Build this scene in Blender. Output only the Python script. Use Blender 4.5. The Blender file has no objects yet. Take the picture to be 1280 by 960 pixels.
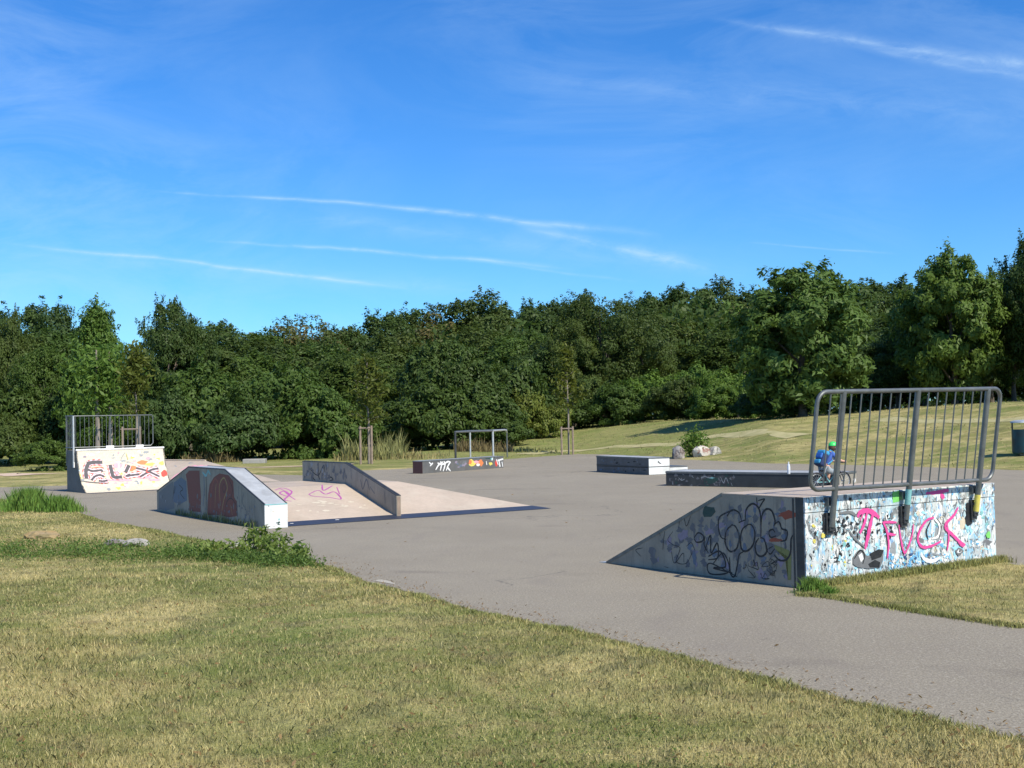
import bpy, math, random
import numpy as np
from mathutils import Vector, Matrix
R = math.radians
rng = np.random.default_rng(7); random.seed(7)
S = bpy.context.scene; COL = S.collection

# ------------------------------------------------------------------ camera
F, TH, PH, CH = 1556.88, .0274, .0203, 1.75
cam = bpy.data.cameras.new('camera'); co = bpy.data.objects.new('camera', cam); COL.objects.link(co)
cam.sensor_width = 36; cam.lens = F/1280*36; cam.clip_end = 3000; cam.clip_start = .05
co.matrix_world = Matrix.Translation((0, 0, CH)) @ Matrix.Rotation(math.pi/2+TH, 4, 'X') @ Matrix.Rotation(-PH, 4, 'Z')
S.camera = co
S.render.resolution_x, S.render.resolution_y = 1024, 768
S.view_settings.view_transform = 'Standard'; S.view_settings.look = 'None'
S.view_settings.exposure = .30; S.view_settings.gamma = 1
# sun and sky: sun to the right and a little behind the viewer
SUN_AZ = math.atan2(-.75, .66); SUN_EL = R(45)
sd = Vector((math.cos(SUN_EL)*math.cos(SUN_AZ), math.cos(SUN_EL)*math.sin(SUN_AZ), math.sin(SUN_EL)))
sl = bpy.data.lights.new('sun', 'SUN'); sl.energy = 4.9; sl.angle = R(.5); sl.color = (1, .93, .79)
so = bpy.data.objects.new('sun', sl); COL.objects.link(so); so.rotation_euler = sd.to_track_quat('Z', 'Y').to_euler()
W = bpy.data.worlds.new('World'); S.world = W; W.use_nodes = True

class NT:
    def __init__(s, t): s.t = t; s.n = t.nodes; s.l = t.links
    def new(s, k, **kw):
        n = s.n.new(k)
        for a, b in kw.items(): setattr(n, a, b)
        return n
    def put(s, i, v):
        if isinstance(v, bpy.types.NodeSocket): s.l.new(v, i)
        elif isinstance(v, (tuple, list)): i.default_value = tuple(v)+((1,) if len(v) == 3 and len(i.default_value) == 4 else ())
        else: i.default_value = v
    def m(s, op, a, b=0, c=None, clamp=False):
        n = s.new('ShaderNodeMath', operation=op, use_clamp=clamp); s.put(n.inputs[0], a); s.put(n.inputs[1], b)
        if c is not None: s.put(n.inputs[2], c)
        return n.outputs[0]
    def mix(s, f, a, b, bt='MIX'):
        n = s.new('ShaderNodeMix', data_type='RGBA', blend_type=bt); s.put(n.inputs[0], f); s.put(n.inputs[6], a); s.put(n.inputs[7], b); return n.outputs[2]
    def noise(s, v, sc, det=4, rough=.55, dist=0, scale3=None):
        if scale3:
            mp = s.new('ShaderNodeMapping'); s.put(mp.inputs[0], v); mp.inputs['Scale'].default_value = scale3; v = mp.outputs[0]
        n = s.new('ShaderNodeTexNoise'); s.put(n.inputs['Vector'], v); n.inputs['Scale'].default_value = sc
        n.inputs['Detail'].default_value = det; n.inputs['Roughness'].default_value = rough; n.inputs['Distortion'].default_value = dist
        return n.outputs[0]
    def ramp(s, f, lo, hi, a=0., b=1.):
        n = s.new('ShaderNodeMapRange'); n.clamp = True; s.put(n.inputs[0], f)
        for i, v in zip((1, 2, 3, 4), (lo, hi, a, b)): s.put(n.inputs[i], v)
        return n.outputs[0]

t = NT(W.node_tree); W.node_tree.nodes.clear()
out = t.new('ShaderNodeOutputWorld'); bg = t.new('ShaderNodeBackground'); t.l.new(bg.outputs[0], out.inputs[0])
sky = t.new('ShaderNodeTexSky', sky_type='NISHITA'); sky.sun_disc = False; sky.sun_elevation = SUN_EL
sky.sun_rotation = math.pi/2-SUN_AZ; sky.altitude = 300; sky.air_density = 1.0; sky.dust_density = .25; sky.ozone_density = 3.2
hsv = t.new('ShaderNodeHueSaturation'); hsv.inputs['Saturation'].default_value = 1.18; hsv.inputs['Value'].default_value = 1.0
t.l.new(sky.outputs[0], hsv.inputs['Color'])
tc = t.new('ShaderNodeTexCoord'); sx = t.new('ShaderNodeSeparateXYZ'); t.l.new(tc.outputs['Generated'], sx.inputs[0])
yy = t.m('MAXIMUM', sx.outputs[1], .05)
U = t.m('DIVIDE', sx.outputs[0], yy); V = t.m('DIVIDE', sx.outputs[2], yy)
cuv = t.new('ShaderNodeCombineXYZ'); t.l.new(U, cuv.inputs[0]); t.l.new(V, cuv.inputs[1]); UV = cuv.outputs[0]
cl = None
wob = t.m('MULTIPLY', t.m('SUBTRACT', t.noise(UV, 9, 3), .5), .010)
def trail(u0, v0, u1, v1, w0, w1, a, bend=0.):
    """a contrail as a band of high thin cloud between two directions of the sky"""
    global cl
    s = t.m('DIVIDE', t.m('SUBTRACT', U, u0), u1-u0)
    sc = t.m('MAXIMUM', t.m('MINIMUM', s, 1), 0)
    vc = t.m('ADD', v0, t.m('MULTIPLY', s, v1-v0))
    if bend: vc = t.m('ADD', vc, t.m('MULTIPLY', t.m('MULTIPLY', s, t.m('SUBTRACT', 1, s)), bend))
    d = t.m('ABSOLUTE', t.m('SUBTRACT', t.m('ADD', V, wob), vc))
    w = t.m('ADD', w0, t.m('MULTIPLY', sc, w1-w0))
    k = t.m('SUBTRACT', 1, t.m('DIVIDE', d, w), clamp=True)
    k = t.m('MULTIPLY', k, k)
    e = t.m('MULTIPLY', t.ramp(s, 0, .25), t.ramp(s, 1.0, .8))
    k = t.m('MULTIPLY', t.m('MULTIPLY', k, e), a)
    k = t.m('MULTIPLY', k, t.ramp(t.noise(UV, 34, 5, .68, .6, scale3=(.6, 1.6, 1)), .34, .62, .2, 1))
    cl = k if cl is None else t.m('ADD', cl, k)
def px2uv(px, py):
    a, b = px-640, py-480; c, s_ = math.cos(PH), math.sin(PH); u = a*c-b*s_; v = a*s_+b*c
    y = F*math.cos(TH)+v*math.sin(TH); return u/y, (F*math.sin(TH)-v*math.cos(TH))/y
for (a, b, w0, w1, k, bd) in [((170, 235), (830, 296), .0016, .0065, .5, .012), ((0, 303), (520, 362), .0035, .0032, .5, .004), ((250, 300), (720, 336), .0022, .0045, .5, .004),
        ((640, 280), (900, 340), .007, .010, .42, 0), ((880, 20), (1400, 100), .006, .016, .38, -.006), ((1080, 60), (1400, 120), .006, .012, .22, 0), ((930, 303), (1130, 318), .0015, .002, .22, 0),
        ((620, 330), (800, 352), .002, .003, .2, 0), ((200, 250), (980, 345), .012, .03, .16, 0), ((-60, 310), (700, 372), .012, .02, .14, 0), ((560, 90), (1350, 150), .02, .05, .13, 0)]:
    trail(*px2uv(*a), *px2uv(*b), w0, w1, k, bd)
c1 = t.noise(UV, 4.2, 8, .66, 1.1, scale3=(1, 2.6, 1)); c2 = t.noise(UV, 2.0, 3, .5, 0, scale3=(1, 1.3, 1))
cir = t.m('MULTIPLY', t.m('MULTIPLY', t.ramp(c1, .40, .80), t.ramp(c2, .38, .62)), .34)
cir = t.m('ADD', cir, t.m('MULTIPLY', t.ramp(V, .0, .30, .045, 0), 1))
cl = t.m('ADD', cl, cir, clamp=True)
cloudcol = (5.6, 7.6, 9.6)
skyc = t.mix(cl, t.mix(1., hsv.outputs[0], (.53, 1.02, 1.48), 'MULTIPLY'), cloudcol)
t.put(bg.inputs[0], skyc); bg.inputs[1].default_value = .094

# ------------------------------------------------------------------ projection helpers (photo pixel -> point on a known surface)
def ray(px, py):
    a, b = px-640, py-480; c, s = math.cos(PH), math.sin(PH); u = a*c-b*s; v = a*s+b*c
    return np.array([u, F*math.cos(TH)+v*math.sin(TH), F*math.sin(TH)-v*math.cos(TH)])
def onplane(px, py, o, n):
    d = ray(px, py); c = np.array([0, 0, CH]); n = np.array(n, float)
    return c+d*(np.dot(np.array(o, float)-c, n)/np.dot(d, n))
def G(px, py, z=0): return onplane(px, py, (0, 0, z), (0, 0, 1))
def ax(y): c, s = math.cos(y), math.sin(y); return np.array([c, s, 0]), np.array([-s, c, 0])
K = np.array([0, 0, 1.])

# ------------------------------------------------------------------ mesh helpers
class MB:
    def __init__(s): s.v = []; s.f = []; s.m = []
    def quad(s, *p, m=0):
        i = len(s.v); s.v += [tuple(map(float, q)) for q in p]; s.f.append(tuple(range(i, i+len(p)))); s.m.append(m)
    def prism(s, poly, ext, m=0, caps=None):
        """poly: list of 3D points (planar), ext: extrusion vector"""
        poly = [np.array(p, float) for p in poly]; ext = np.array(ext, float); i = len(s.v); n = len(poly)
        s.v += [tuple(p) for p in poly]+[tuple(p+ext) for p in poly]
        s.f.append(tuple(range(i, i+n))[::-1]); s.f.append(tuple(range(i+n, i+2*n))); s.m += [m if caps is None else caps]*2
        for k in range(n):
            k2 = (k+1) % n; s.f.append((i+k, i+k2, i+n+k2, i+n+k)); s.m.append(m)
    def box(s, o, a, b, c, m=0): o = np.array(o, float); s.prism([o, o+a, o+np.array(a)+b, o+b], c, m)
    def cbox(s, c, sx, sy, sz, m=0):
        s.box((c[0]-sx/2, c[1]-sy/2, c[2]-sz/2), (sx, 0, 0), (0, sy, 0), (0, 0, sz), m)
    def tube(s, pts, r, n=8, m=0, closed=False, cap=True):
        pts = [np.array(p, float) for p in pts]; N = len(pts); rr = r if isinstance(r, (list, tuple)) else [r]*N
        i0 = len(s.v); up = None
        for k in range(N):
            a = pts[(k-1) % N] if (k > 0 or closed) else pts[k]; b = pts[(k+1) % N] if (k < N-1 or closed) else pts[k]
            d = b-a; d /= np.linalg.norm(d)+1e-12
            if up is None: up = np.cross(d, [0, 0, 1.]); up = np.cross(d, [1., 0, 0]) if np.linalg.norm(up) < .1 else up
            up = up-d*np.dot(up, d); up /= np.linalg.norm(up)+1e-12; w = np.cross(d, up)
            for j in range(n):
                q = 2*math.pi*j/n; s.v.append(tuple(pts[k]+rr[k]*(math.cos(q)*up+math.sin(q)*w)))
        for k in range(N if closed else N-1):
            for j in range(n):
                a = i0+k*n+j; b = i0+k*n+(j+1) % n; k2 = (k+1) % N
                s.f.append((a, b, i0+k2*n+(j+1) % n, i0+k2*n+j)); s.m.append(m)
        if cap and not closed:
            s.f.append(tuple(i0+j for j in range(n))[::-1]); s.f.append(tuple(i0+(N-1)*n+j for j in range(n))); s.m += [m, m]
    def lathe(s, prof, c=(0, 0, 0), n=20, m=0):
        i0 = len(s.v)
        for (r, z) in prof:
            for j in range(n): q = 2*math.pi*j/n; s.v.append((c[0]+r*math.cos(q), c[1]+r*math.sin(q), c[2]+z))
        for k in range(len(prof)-1):
            for j in range(n): s.f.append((i0+k*n+j, i0+k*n+(j+1) % n, i0+(k+1)*n+(j+1) % n, i0+(k+1)*n+j)); s.m.append(m)
    def sphere(s, c, rx, ry, rz, n=14, m=0, z0=-1.):
        i0 = len(s.v); k = n//2
        for a in range(k+1):
            th = math.pi*a/k; z = max(math.cos(th), z0); r = math.sin(th) if math.cos(th) >= z0 else 0.0
            for j in range(n): q = 2*math.pi*j/n; s.v.append((c[0]+rx*r*math.cos(q), c[1]+ry*r*math.sin(q), c[2]+rz*z))
        for a in range(k):
            for j in range(n): s.f.append((i0+a*n+j, i0+(a+1)*n+j, i0+(a+1)*n+(j+1) % n, i0+a*n+(j+1) % n)); s.m.append(m)

def tag(o, label=None, cat=None, group=None, kind=None):
    for k, v in (('label', label), ('category', cat), ('group', group), ('kind', kind)):
        if v: o[k] = v
    return o
def smooth(me, angle=35):
    for p in me.polygons: p.use_smooth = True
    try: me.set_sharp_from_angle(angle=R(angle))
    except Exception: pass
def build(name, mb, mats, parent=None, sm=False, bevel=0., world=True):
    """ONE mesh object; coordinates in mb are world ones (or the root's own with world=False)"""
    me = bpy.data.meshes.new(name); vs = mb.v
    root = parent
    while root is not None and root.parent is not None: root = root.parent
    if root is not None and world:
        M = (Matrix.Translation(root.location) @ root.rotation_euler.to_matrix().to_4x4()).inverted()
        vs = [tuple(M @ Vector(p)) for p in vs]
    me.from_pydata(vs, [], mb.f); mats = mats if isinstance(mats, (list, tuple)) else [mats]
    for m in mats: me.materials.append(m)
    me.polygons.foreach_set('material_index', mb.m); me.update()
    if sm: smooth(me)
    o = bpy.data.objects.new(name, me); COL.objects.link(o); o.parent = parent
    if bevel:
        b = o.modifiers.new('bevel', 'BEVEL'); b.width = bevel; b.segments = 2; b.limit_method = 'ANGLE'; b.angle_limit = R(40)
    return o
def empty(name, loc, yaw=0, **kw):
    o = bpy.data.objects.new(name, None); COL.objects.link(o); o.location = tuple(map(float, loc)); o.rotation_euler = (0, 0, yaw)
    o.empty_display_size = .3; return tag(o, **kw)
def dup(o, parent=None):
    c = o.copy(); COL.objects.link(c)
    if parent is not None: c.parent = parent
    for ch in [x for x in bpy.data.objects if x.parent == o]: dup(ch, c)
    return c
def raw_mesh(name, V_, F4, mats, attrs=None, mi=None):
    """fast numpy mesh: V_ (n,3), F4 (m,k)"""
    me = bpy.data.meshes.new(name); k = F4.shape[1]
    me.vertices.add(len(V_)); me.vertices.foreach_set('co', V_.astype(np.float32).ravel())
    me.loops.add(F4.size); me.loops.foreach_set('vertex_index', F4.astype(np.int32).ravel())
    me.polygons.add(len(F4)); me.polygons.foreach_set('loop_start', np.arange(0, F4.size, k, dtype=np.int32))
    me.polygons.foreach_set('loop_total', np.full(len(F4), k, dtype=np.int32))
    for m in mats: me.materials.append(m)
    if mi is not None: me.polygons.foreach_set('material_index', mi.astype(np.int32))
    me.update(calc_edges=True)
    for nme, arr in (attrs or {}).items():
        a = me.attributes.new(nme, 'FLOAT', 'FACE'); a.data.foreach_set('value', arr.astype(np.float32))
    return me

# ------------------------------------------------------------------ materials
def mat(name, rough=.7, metal=0., spec=.4):
    m = bpy.data.materials.new(name); m.use_nodes = True; t = NT(m.node_tree); p = t.n['Principled BSDF']
    p.inputs['Roughness'].default_value = rough; p.inputs['Metallic'].default_value = metal
    p.inputs['Specular IOR Level'].default_value = spec
    return m, t, p
def pos(t): return t.new('ShaderNodeNewGeometry').outputs['Position']
def objc(t): return t.new('ShaderNodeTexCoord').outputs['Object']
def bump(t, p, h, st=.3, d=.02):
    b = t.new('ShaderNodeBump'); b.inputs['Strength'].default_value = st; b.inputs['Distance'].default_value = d
    t.l.new(h, b.inputs['Height']); t.l.new(b.outputs[0], p.inputs['Normal'])
def worn(name, a, b, sc=3., rough=.7, metal=0., lo=.35, hi=.65, bst=.15, stain=None, st_amt=.5, drip=False):
    m, t, p = mat(name, rough, metal); v = objc(t)
    c = t.mix(t.ramp(t.noise(v, sc, 6, .6), lo, hi), a, b)
    c = t.mix(t.ramp(t.noise(v, sc*14, 3), .4, .8, 0, .25), c, tuple(x*.5 for x in a))
    if stain:
        s3 = (5, 5, .7) if drip else None
        c = t.mix(t.ramp(t.noise(v, 2.2, 5, .6, .3, scale3=s3), .52, .68, 0, st_amt), c, stain)
    t.put(p.inputs['Base Color'], c); bump(t, p, t.noise(v, 40, 3), bst, .01); return m
def paint(name, c, rough=.6, var=.25):
    m, t, p = mat(name, rough); v = objc(t)
    t.put(p.inputs['Base Color'], t.mix(t.ramp(t.noise(v, 18, 5, .65), .35, .7), c, tuple(x*(1-var)+.02 for x in c))); return m

M = {}
M['steel'] = worn('galvanised_steel', (.20, .212, .208), (.13, .14, .14), 8, .45, .5, bst=.05)
M['steel_light'] = worn('bright_galvanised_steel', (.62, .64, .64), (.48, .50, .50), 8, .45, .5, bst=.05)
M['dark_steel'] = worn('dark_steel', (.05, .055, .06), (.09, .09, .09), 6, .5, .5, bst=.05)
M['panel'] = worn('grey_ramp_panel', (.36, .325, .255), (.26, .235, .185), 2.2, .62, 0, stain=(.15, .14, .115), st_amt=.55, drip=True)
M['panel_dark'] = worn('dark_ramp_panel', (.045, .052, .055), (.028, .032, .034), 2.5, .6, 0, stain=(.075, .08, .075), st_amt=.45)
M['panel_slate'] = worn('slate_ramp_panel', (.14, .138, .13), (.10, .099, .094), 2.5, .6, 0, stain=(.10, .11, .12), st_amt=.4, drip=True)
M['white'] = worn('white_painted_face', (.74, .75, .73), (.60, .61, .58), 3, .6, 0, stain=(.42, .42, .38), st_amt=.35)
M['ramp_top'] = worn('beige_riding_surface', (.52, .42, .325), (.43, .35, .27), 1.3, .7, 0, stain=(.53, .46, .36), st_amt=.5)
M['ledge_top'] = worn('pale_ledge_top', (.50, .51, .50), (.38, .39, .39), 4, .5, .1, stain=(.27, .26, .24), st_amt=.5)
M['strip'] = worn('navy_steel_toe_plate', (.050, .062, .095), (.075, .08, .10), 3, .45, .4)
M['concrete'] = worn('weathered_concrete', (.36, .35, .32), (.27, .26, .24), 2, .85, 0, stain=(.18, .18, .15), st_amt=.5)
M['wood'] = worn('weathered_timber', (.32, .24, .18), (.22, .17, .13), 6, .8)
M['bark'] = worn('bark', (.16, .13, .10), (.09, .075, .06), 8, .9, bst=.5)
M['bark_pale'] = worn('pale_bark', (.30, .26, .22), (.20, .17, .14), 8, .9, bst=.5)
for n, c in dict(pink=(.72, .07, .30), black=(.012, .013, .015), white=(.80, .80, .78), blue=(.16, .45, .72), navy=(.03, .08, .22), cyan=(.35, .68, .80), teal=(.22, .50, .50), grey=(.30, .32, .33),
                 mid=(.17, .175, .18), green=(.20, .62, .14), darkgreen=(.02, .06, .05), red=(.65, .06, .04), orange=(.75, .22, .07), yellow=(.72, .62, .12), maroon=(.20, .045, .032), rust=(.30, .07, .035),
                 ochre=(.36, .24, .08), lilac=(.27, .23, .29), rose=(.80, .38, .42), faint=(.13, .135, .145), charcoal=(.07, .065, .07), purple=(.42, .10, .32), olive=(.22, .23, .07), slateblue=(.12, .16, .22), pinkwhite=(.80, .58, .60), cream=(.66, .58, .44)).items():
    M['p_'+n] = paint('spray_paint_'+n, c)

def mat_spray():
    m, t, p = mat('sprayed_white_wall', .6); v = objc(t); c = (.70, .70, .66)
    def lay(c, sc, s3, lo, hi, col, amt, off):
        mp = t.new('ShaderNodeMapping'); mp.inputs['Location'].default_value = (off, off*1.7, off*.6); t.l.new(v, mp.inputs[0])
        return t.mix(t.ramp(t.noise(mp.outputs[0], sc, 5, .62, 1.3, scale3=s3), lo, hi, 0, amt), c, col)
    c = lay(c, 2.8, (1, 1, .8), .44, .54, (.40, .43, .43), .8, 3.1); c = lay(c, 1.7, (1, 1, .9), .52, .60, (.30, .50, .58), .55, 71.); c = lay(c, 2.4, (1.2, 1.2, .8), .56, .61, (.13, .14, .15), .75, 83.); c = lay(c, 8, (1.4, 1.4, .6), .55, .60, (.22, .48, .66), .85, 9.2)
    c = lay(c, 11, (1.5, 1.5, .7), .57, .60, (.46, .68, .72), .85, 17.); c = lay(c, 7, (1.5, 1.5, .7), .575, .60, (.09, .095, .10), .8, 23.)
    c = lay(c, 14, (1.6, 1.6, .6), .585, .615, (.04, .04, .045), .8, 31.); c = lay(c, 6, (1.3, 1.3, .8), .60, .63, (.85, .85, .83), .9, 41.); c = lay(c, 8, (1.6, 1.6, .5), .62, .65, (.08, .25, .50), .9, 55.)
    t.put(p.inputs['Base Color'], c); bump(t, p, t.noise(v, 30, 3), .1, .01); return m
M['spray'] = mat_spray()
def mat_asphalt():
    m, t, p = mat('sun_bleached_asphalt', .88, 0, .25); v = pos(t)
    big = t.noise(v, .22, 5, .6, .4); mid = t.noise(v, 1.6, 5, .6); fine = t.noise(v, 70, 2, .7); agg = t.noise(v, 34, 3, .75)
    c = t.mix(t.ramp(big, .35, .68), (.285, .248, .182), (.350, .308, .230))
    c = t.mix(t.ramp(mid, .35, .75, 0, .30), c, (.225, .192, .16))
    c = t.mix(t.ramp(fine, .42, .60, 0, .62), c, (.12, .105, .085))
    c = t.mix(t.ramp(agg, .52, .66, 0, .5), c, (.45, .41, .33))
    # paving joints, stains and hairline cracks
    w = t.new('ShaderNodeTexVoronoi', feature='DISTANCE_TO_EDGE'); w.inputs['Scale'].default_value = .19
    mp = t.new('ShaderNodeMapping'); mp.inputs['Rotation'].default_value = (0, 0, .6); t.l.new(v, mp.inputs[0])
    ad = t.new('ShaderNodeVectorMath', operation='ADD'); nz = t.new('ShaderNodeTexNoise'); nz.inputs['Scale'].default_value = 1.5; nz.inputs['Detail'].default_value = 6
    t.l.new(v, nz.inputs['Vector']); t.l.new(mp.outputs[0], ad.inputs[0]); t.l.new(nz.outputs['Color'], ad.inputs[1]); t.l.new(ad.outputs[0], w.inputs['Vector'])
    cr = t.m('MULTIPLY', t.ramp(w.outputs['Distance'], .0, .0045, 1, 0), t.ramp(t.noise(v, .35, 2), .5, .56))
    c = t.mix(t.m('MULTIPLY', cr, .6), c, (.10, .09, .08))
    sp = t.ramp(t.noise(v, .9, 2, .5, 1.2, scale3=(1, .35, 1)), .60, .72, 0, .28)
    c = t.mix(sp, c, (.20, .172, .145))
    w2 = t.new('ShaderNodeTexWave', wave_type='RINGS', rings_direction='Z'); w2.inputs['Scale'].default_value = .055; w2.inputs['Distortion'].default_value = 5; w2.inputs['Detail'].default_value = 3; t.l.new(v, w2.inputs['Vector'])
    sc_ = t.m('MULTIPLY', t.ramp(w2.outputs['Fac'], .985, 1.), t.ramp(t.noise(v, .5, 4, .7), .5, .62)); c = t.mix(t.m('MULTIPLY', sc_, .35), c, (.12, .10, .085))
    c = t.mix(t.ramp(t.noise(v, 5.5, 3, .6), .66, .74, 0, .4), c, (.14, .12, .095))
    t.put(p.inputs['Base Color'], c); bump(t, p, t.m('ADD', fine, agg), .5, .006); return m
M['asphalt'] = mat_asphalt()
def grass_colour(t, v, blade=None):
    """dry mown lawn: straw, olive and green patches fixed in the ground"""
    big = t.noise(v, .20, 4, .55, .8); mid = t.noise(v, .55, 6, .66, 1.2); sm = t.noise(v, 3.5, 5, .65)
    arc = t.noise(v, .55, 3, .5, 1.5, scale3=(.35, 1.2, 1))
    green = (.150, .205, .045); straw = (.56, .465, .205); brown = (.30, .22, .11); olive = (.26, .25, .08)
    c = t.mix(t.ramp(mid, .42, .58), olive, straw)
    c = t.mix(t.ramp(big, .45, .60, 0, .8), c, green)
    c = t.mix(t.ramp(arc, .52, .66, 0, .7), c, straw)
    sp = t.new('ShaderNodeSeparateXYZ'); t.put(sp.inputs[0], v)
    far = t.m('MULTIPLY', t.ramp(sp.outputs[1], 46, 56), t.ramp(sp.outputs[0], 17, 8)); c = t.mix(t.m('MULTIPLY', far, .65), c, (.19, .24, .06))
    c = t.mix(t.ramp(sm, .50, .66, 0, .65), c, brown); c = t.mix(t.ramp(t.noise(v, 1.3, 4, .6, 2.), .55, .65, 0, .7), c, (.17, .16, .07))
    return c
def mat_lawn():
    m, t, p = mat('mown_dry_lawn', .95, 0, .1); v = pos(t)
    c = grass_colour(t, v); f = t.noise(v, 45, 3, .7); g = t.noise(v, 9, 4, .7)
    c = t.mix(t.ramp(f, .4, .7, 0, .45), c, (.16, .15, .07)); c = t.mix(t.ramp(g, .55, .75, 0, .5), c, (.46, .42, .20))
    c = t.mix(t.ramp(t.noise(v, 1.7, 4, .6), .5, .7, 0, .4), c, (.17, .20, .07))
    t.put(p.inputs['Base Color'], c); bump(t, p, t.m('ADD', f, g), .8, .04); return m
M['lawn'] = mat_lawn(); M['cream_patch'] = worn('pale_cement_patch', (.46, .42, .34), (.36, .33, .27), 8, .9)
def mat_blade(name, tint=None, amt=0.):
    m, t, p = mat(name, .6, 0, .25); v = pos(t); c = grass_colour(t, v)
    if tint: c = t.mix(amt, c, tint)
    a = t.new('ShaderNodeAttribute', attribute_name='rnd').outputs['Fac']
    c = t.mix(t.ramp(a, .0, .45, .85, 0), c, (.125, .15, .045) if not tint else tuple(x*.55 for x in tint))
    c = t.mix(t.ramp(a, .60, 1., 0, .8), c, (.68, .58, .28) if not tint else tuple(min(1, x*1.9+.02) for x in tint))
    t.put(p.inputs['Base Color'], c)
    tr = t.new('ShaderNodeBsdfTranslucent'); t.put(tr.inputs[0], c); mx = t.new('ShaderNodeMixShader'); mx.inputs[0].default_value = .25
    t.l.new(p.outputs[0], mx.inputs[1]); t.l.new(tr.outputs[0], mx.inputs[2]); t.l.new(mx.outputs[0], t.n['Material Output'].inputs[0]); return m
M['blade'] = mat_blade('grass_blades'); M['blade_green'] = mat_blade('green_grass_blades', (.12, .24, .035), .85)
M['blade_mid'] = mat_blade('edge_grass_blades', (.23, .255, .08), .5); M['blade_tall'] = mat_blade('tall_reed_grass', (.24, .24, .09), .85)
M['blade_scrub'] = mat_blade('dry_scrub_grass', (.20, .15, .07), .85)
M['blade_straw'] = mat_blade('tall_dry_grass', (.30, .25, .11), .8)
def mat_leaf(name, a, b, warm=None, wamt=0., trans=.3, rough=.5):
    m, t, p = mat(name, rough, 0, .18)
    r = t.new('ShaderNodeAttribute', attribute_name='rnd').outputs['Fac']; k = t.new('ShaderNodeAttribute', attribute_name='clump').outputs['Fac']
    oi = t.new('ShaderNodeObjectInfo').outputs['Random']
    c = t.mix(r, a, b); c = t.mix(t.ramp(k, .0, 1., 0, .55), c, tuple(x*.55 for x in a))
    c = t.mix(t.ramp(oi, .55, 1., 0, .45), c, tuple(x*.62 for x in a)); c = t.mix(t.ramp(oi, .45, 0, 0, .4), c, (a[0]*1.35, a[1]*1.15, a[2]*.8))
    if warm: c = t.mix(t.ramp(k, 1-wamt-.08, 1-wamt+.02, 0, .75), c, warm)
    t.put(p.inputs['Base Color'], c)
    tr = t.new('ShaderNodeBsdfTranslucent'); t.put(tr.inputs[0], t.mix(.5, c, (b[0]*1.3, b[1]*1.4, b[2]*.6))); mx = t.new('ShaderNodeMixShader'); mx.inputs[0].default_value = trans
    t.l.new(p.outputs[0], mx.inputs[1]); t.l.new(tr.outputs[0], mx.inputs[2]); t.l.new(mx.outputs[0], t.n['Material Output'].inputs[0]); return m
M['leaf_dark'] = mat_leaf('dark_leaves', (.054, .094, .022), (.100, .150, .036))
M['leaf_mid'] = mat_leaf('mid_green_leaves', (.066, .118, .024), (.118, .180, .040))
M['leaf_light'] = mat_leaf('light_green_leaves', (.095, .175, .030), (.165, .255, .055))
M['leaf_olive'] = mat_leaf('olive_leaves', (.066, .104, .024), (.112, .152, .038))
M['leaf_warm'] = mat_leaf('yellowing_leaves', (.070, .098, .026), (.118, .145, .038), (.17, .13, .05), .22)
M['leaf_yellow'] = mat_leaf('yellow_green_leaves', (.12, .17, .03), (.22, .24, .055))
M['leaf_blue'] = mat_leaf('blue_green_leaves', (.055, .100, .030), (.096, .150, .045))
M['leaf_gold'] = mat_leaf('olive_gold_leaves', (.095, .125, .022), (.155, .175, .035))

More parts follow.
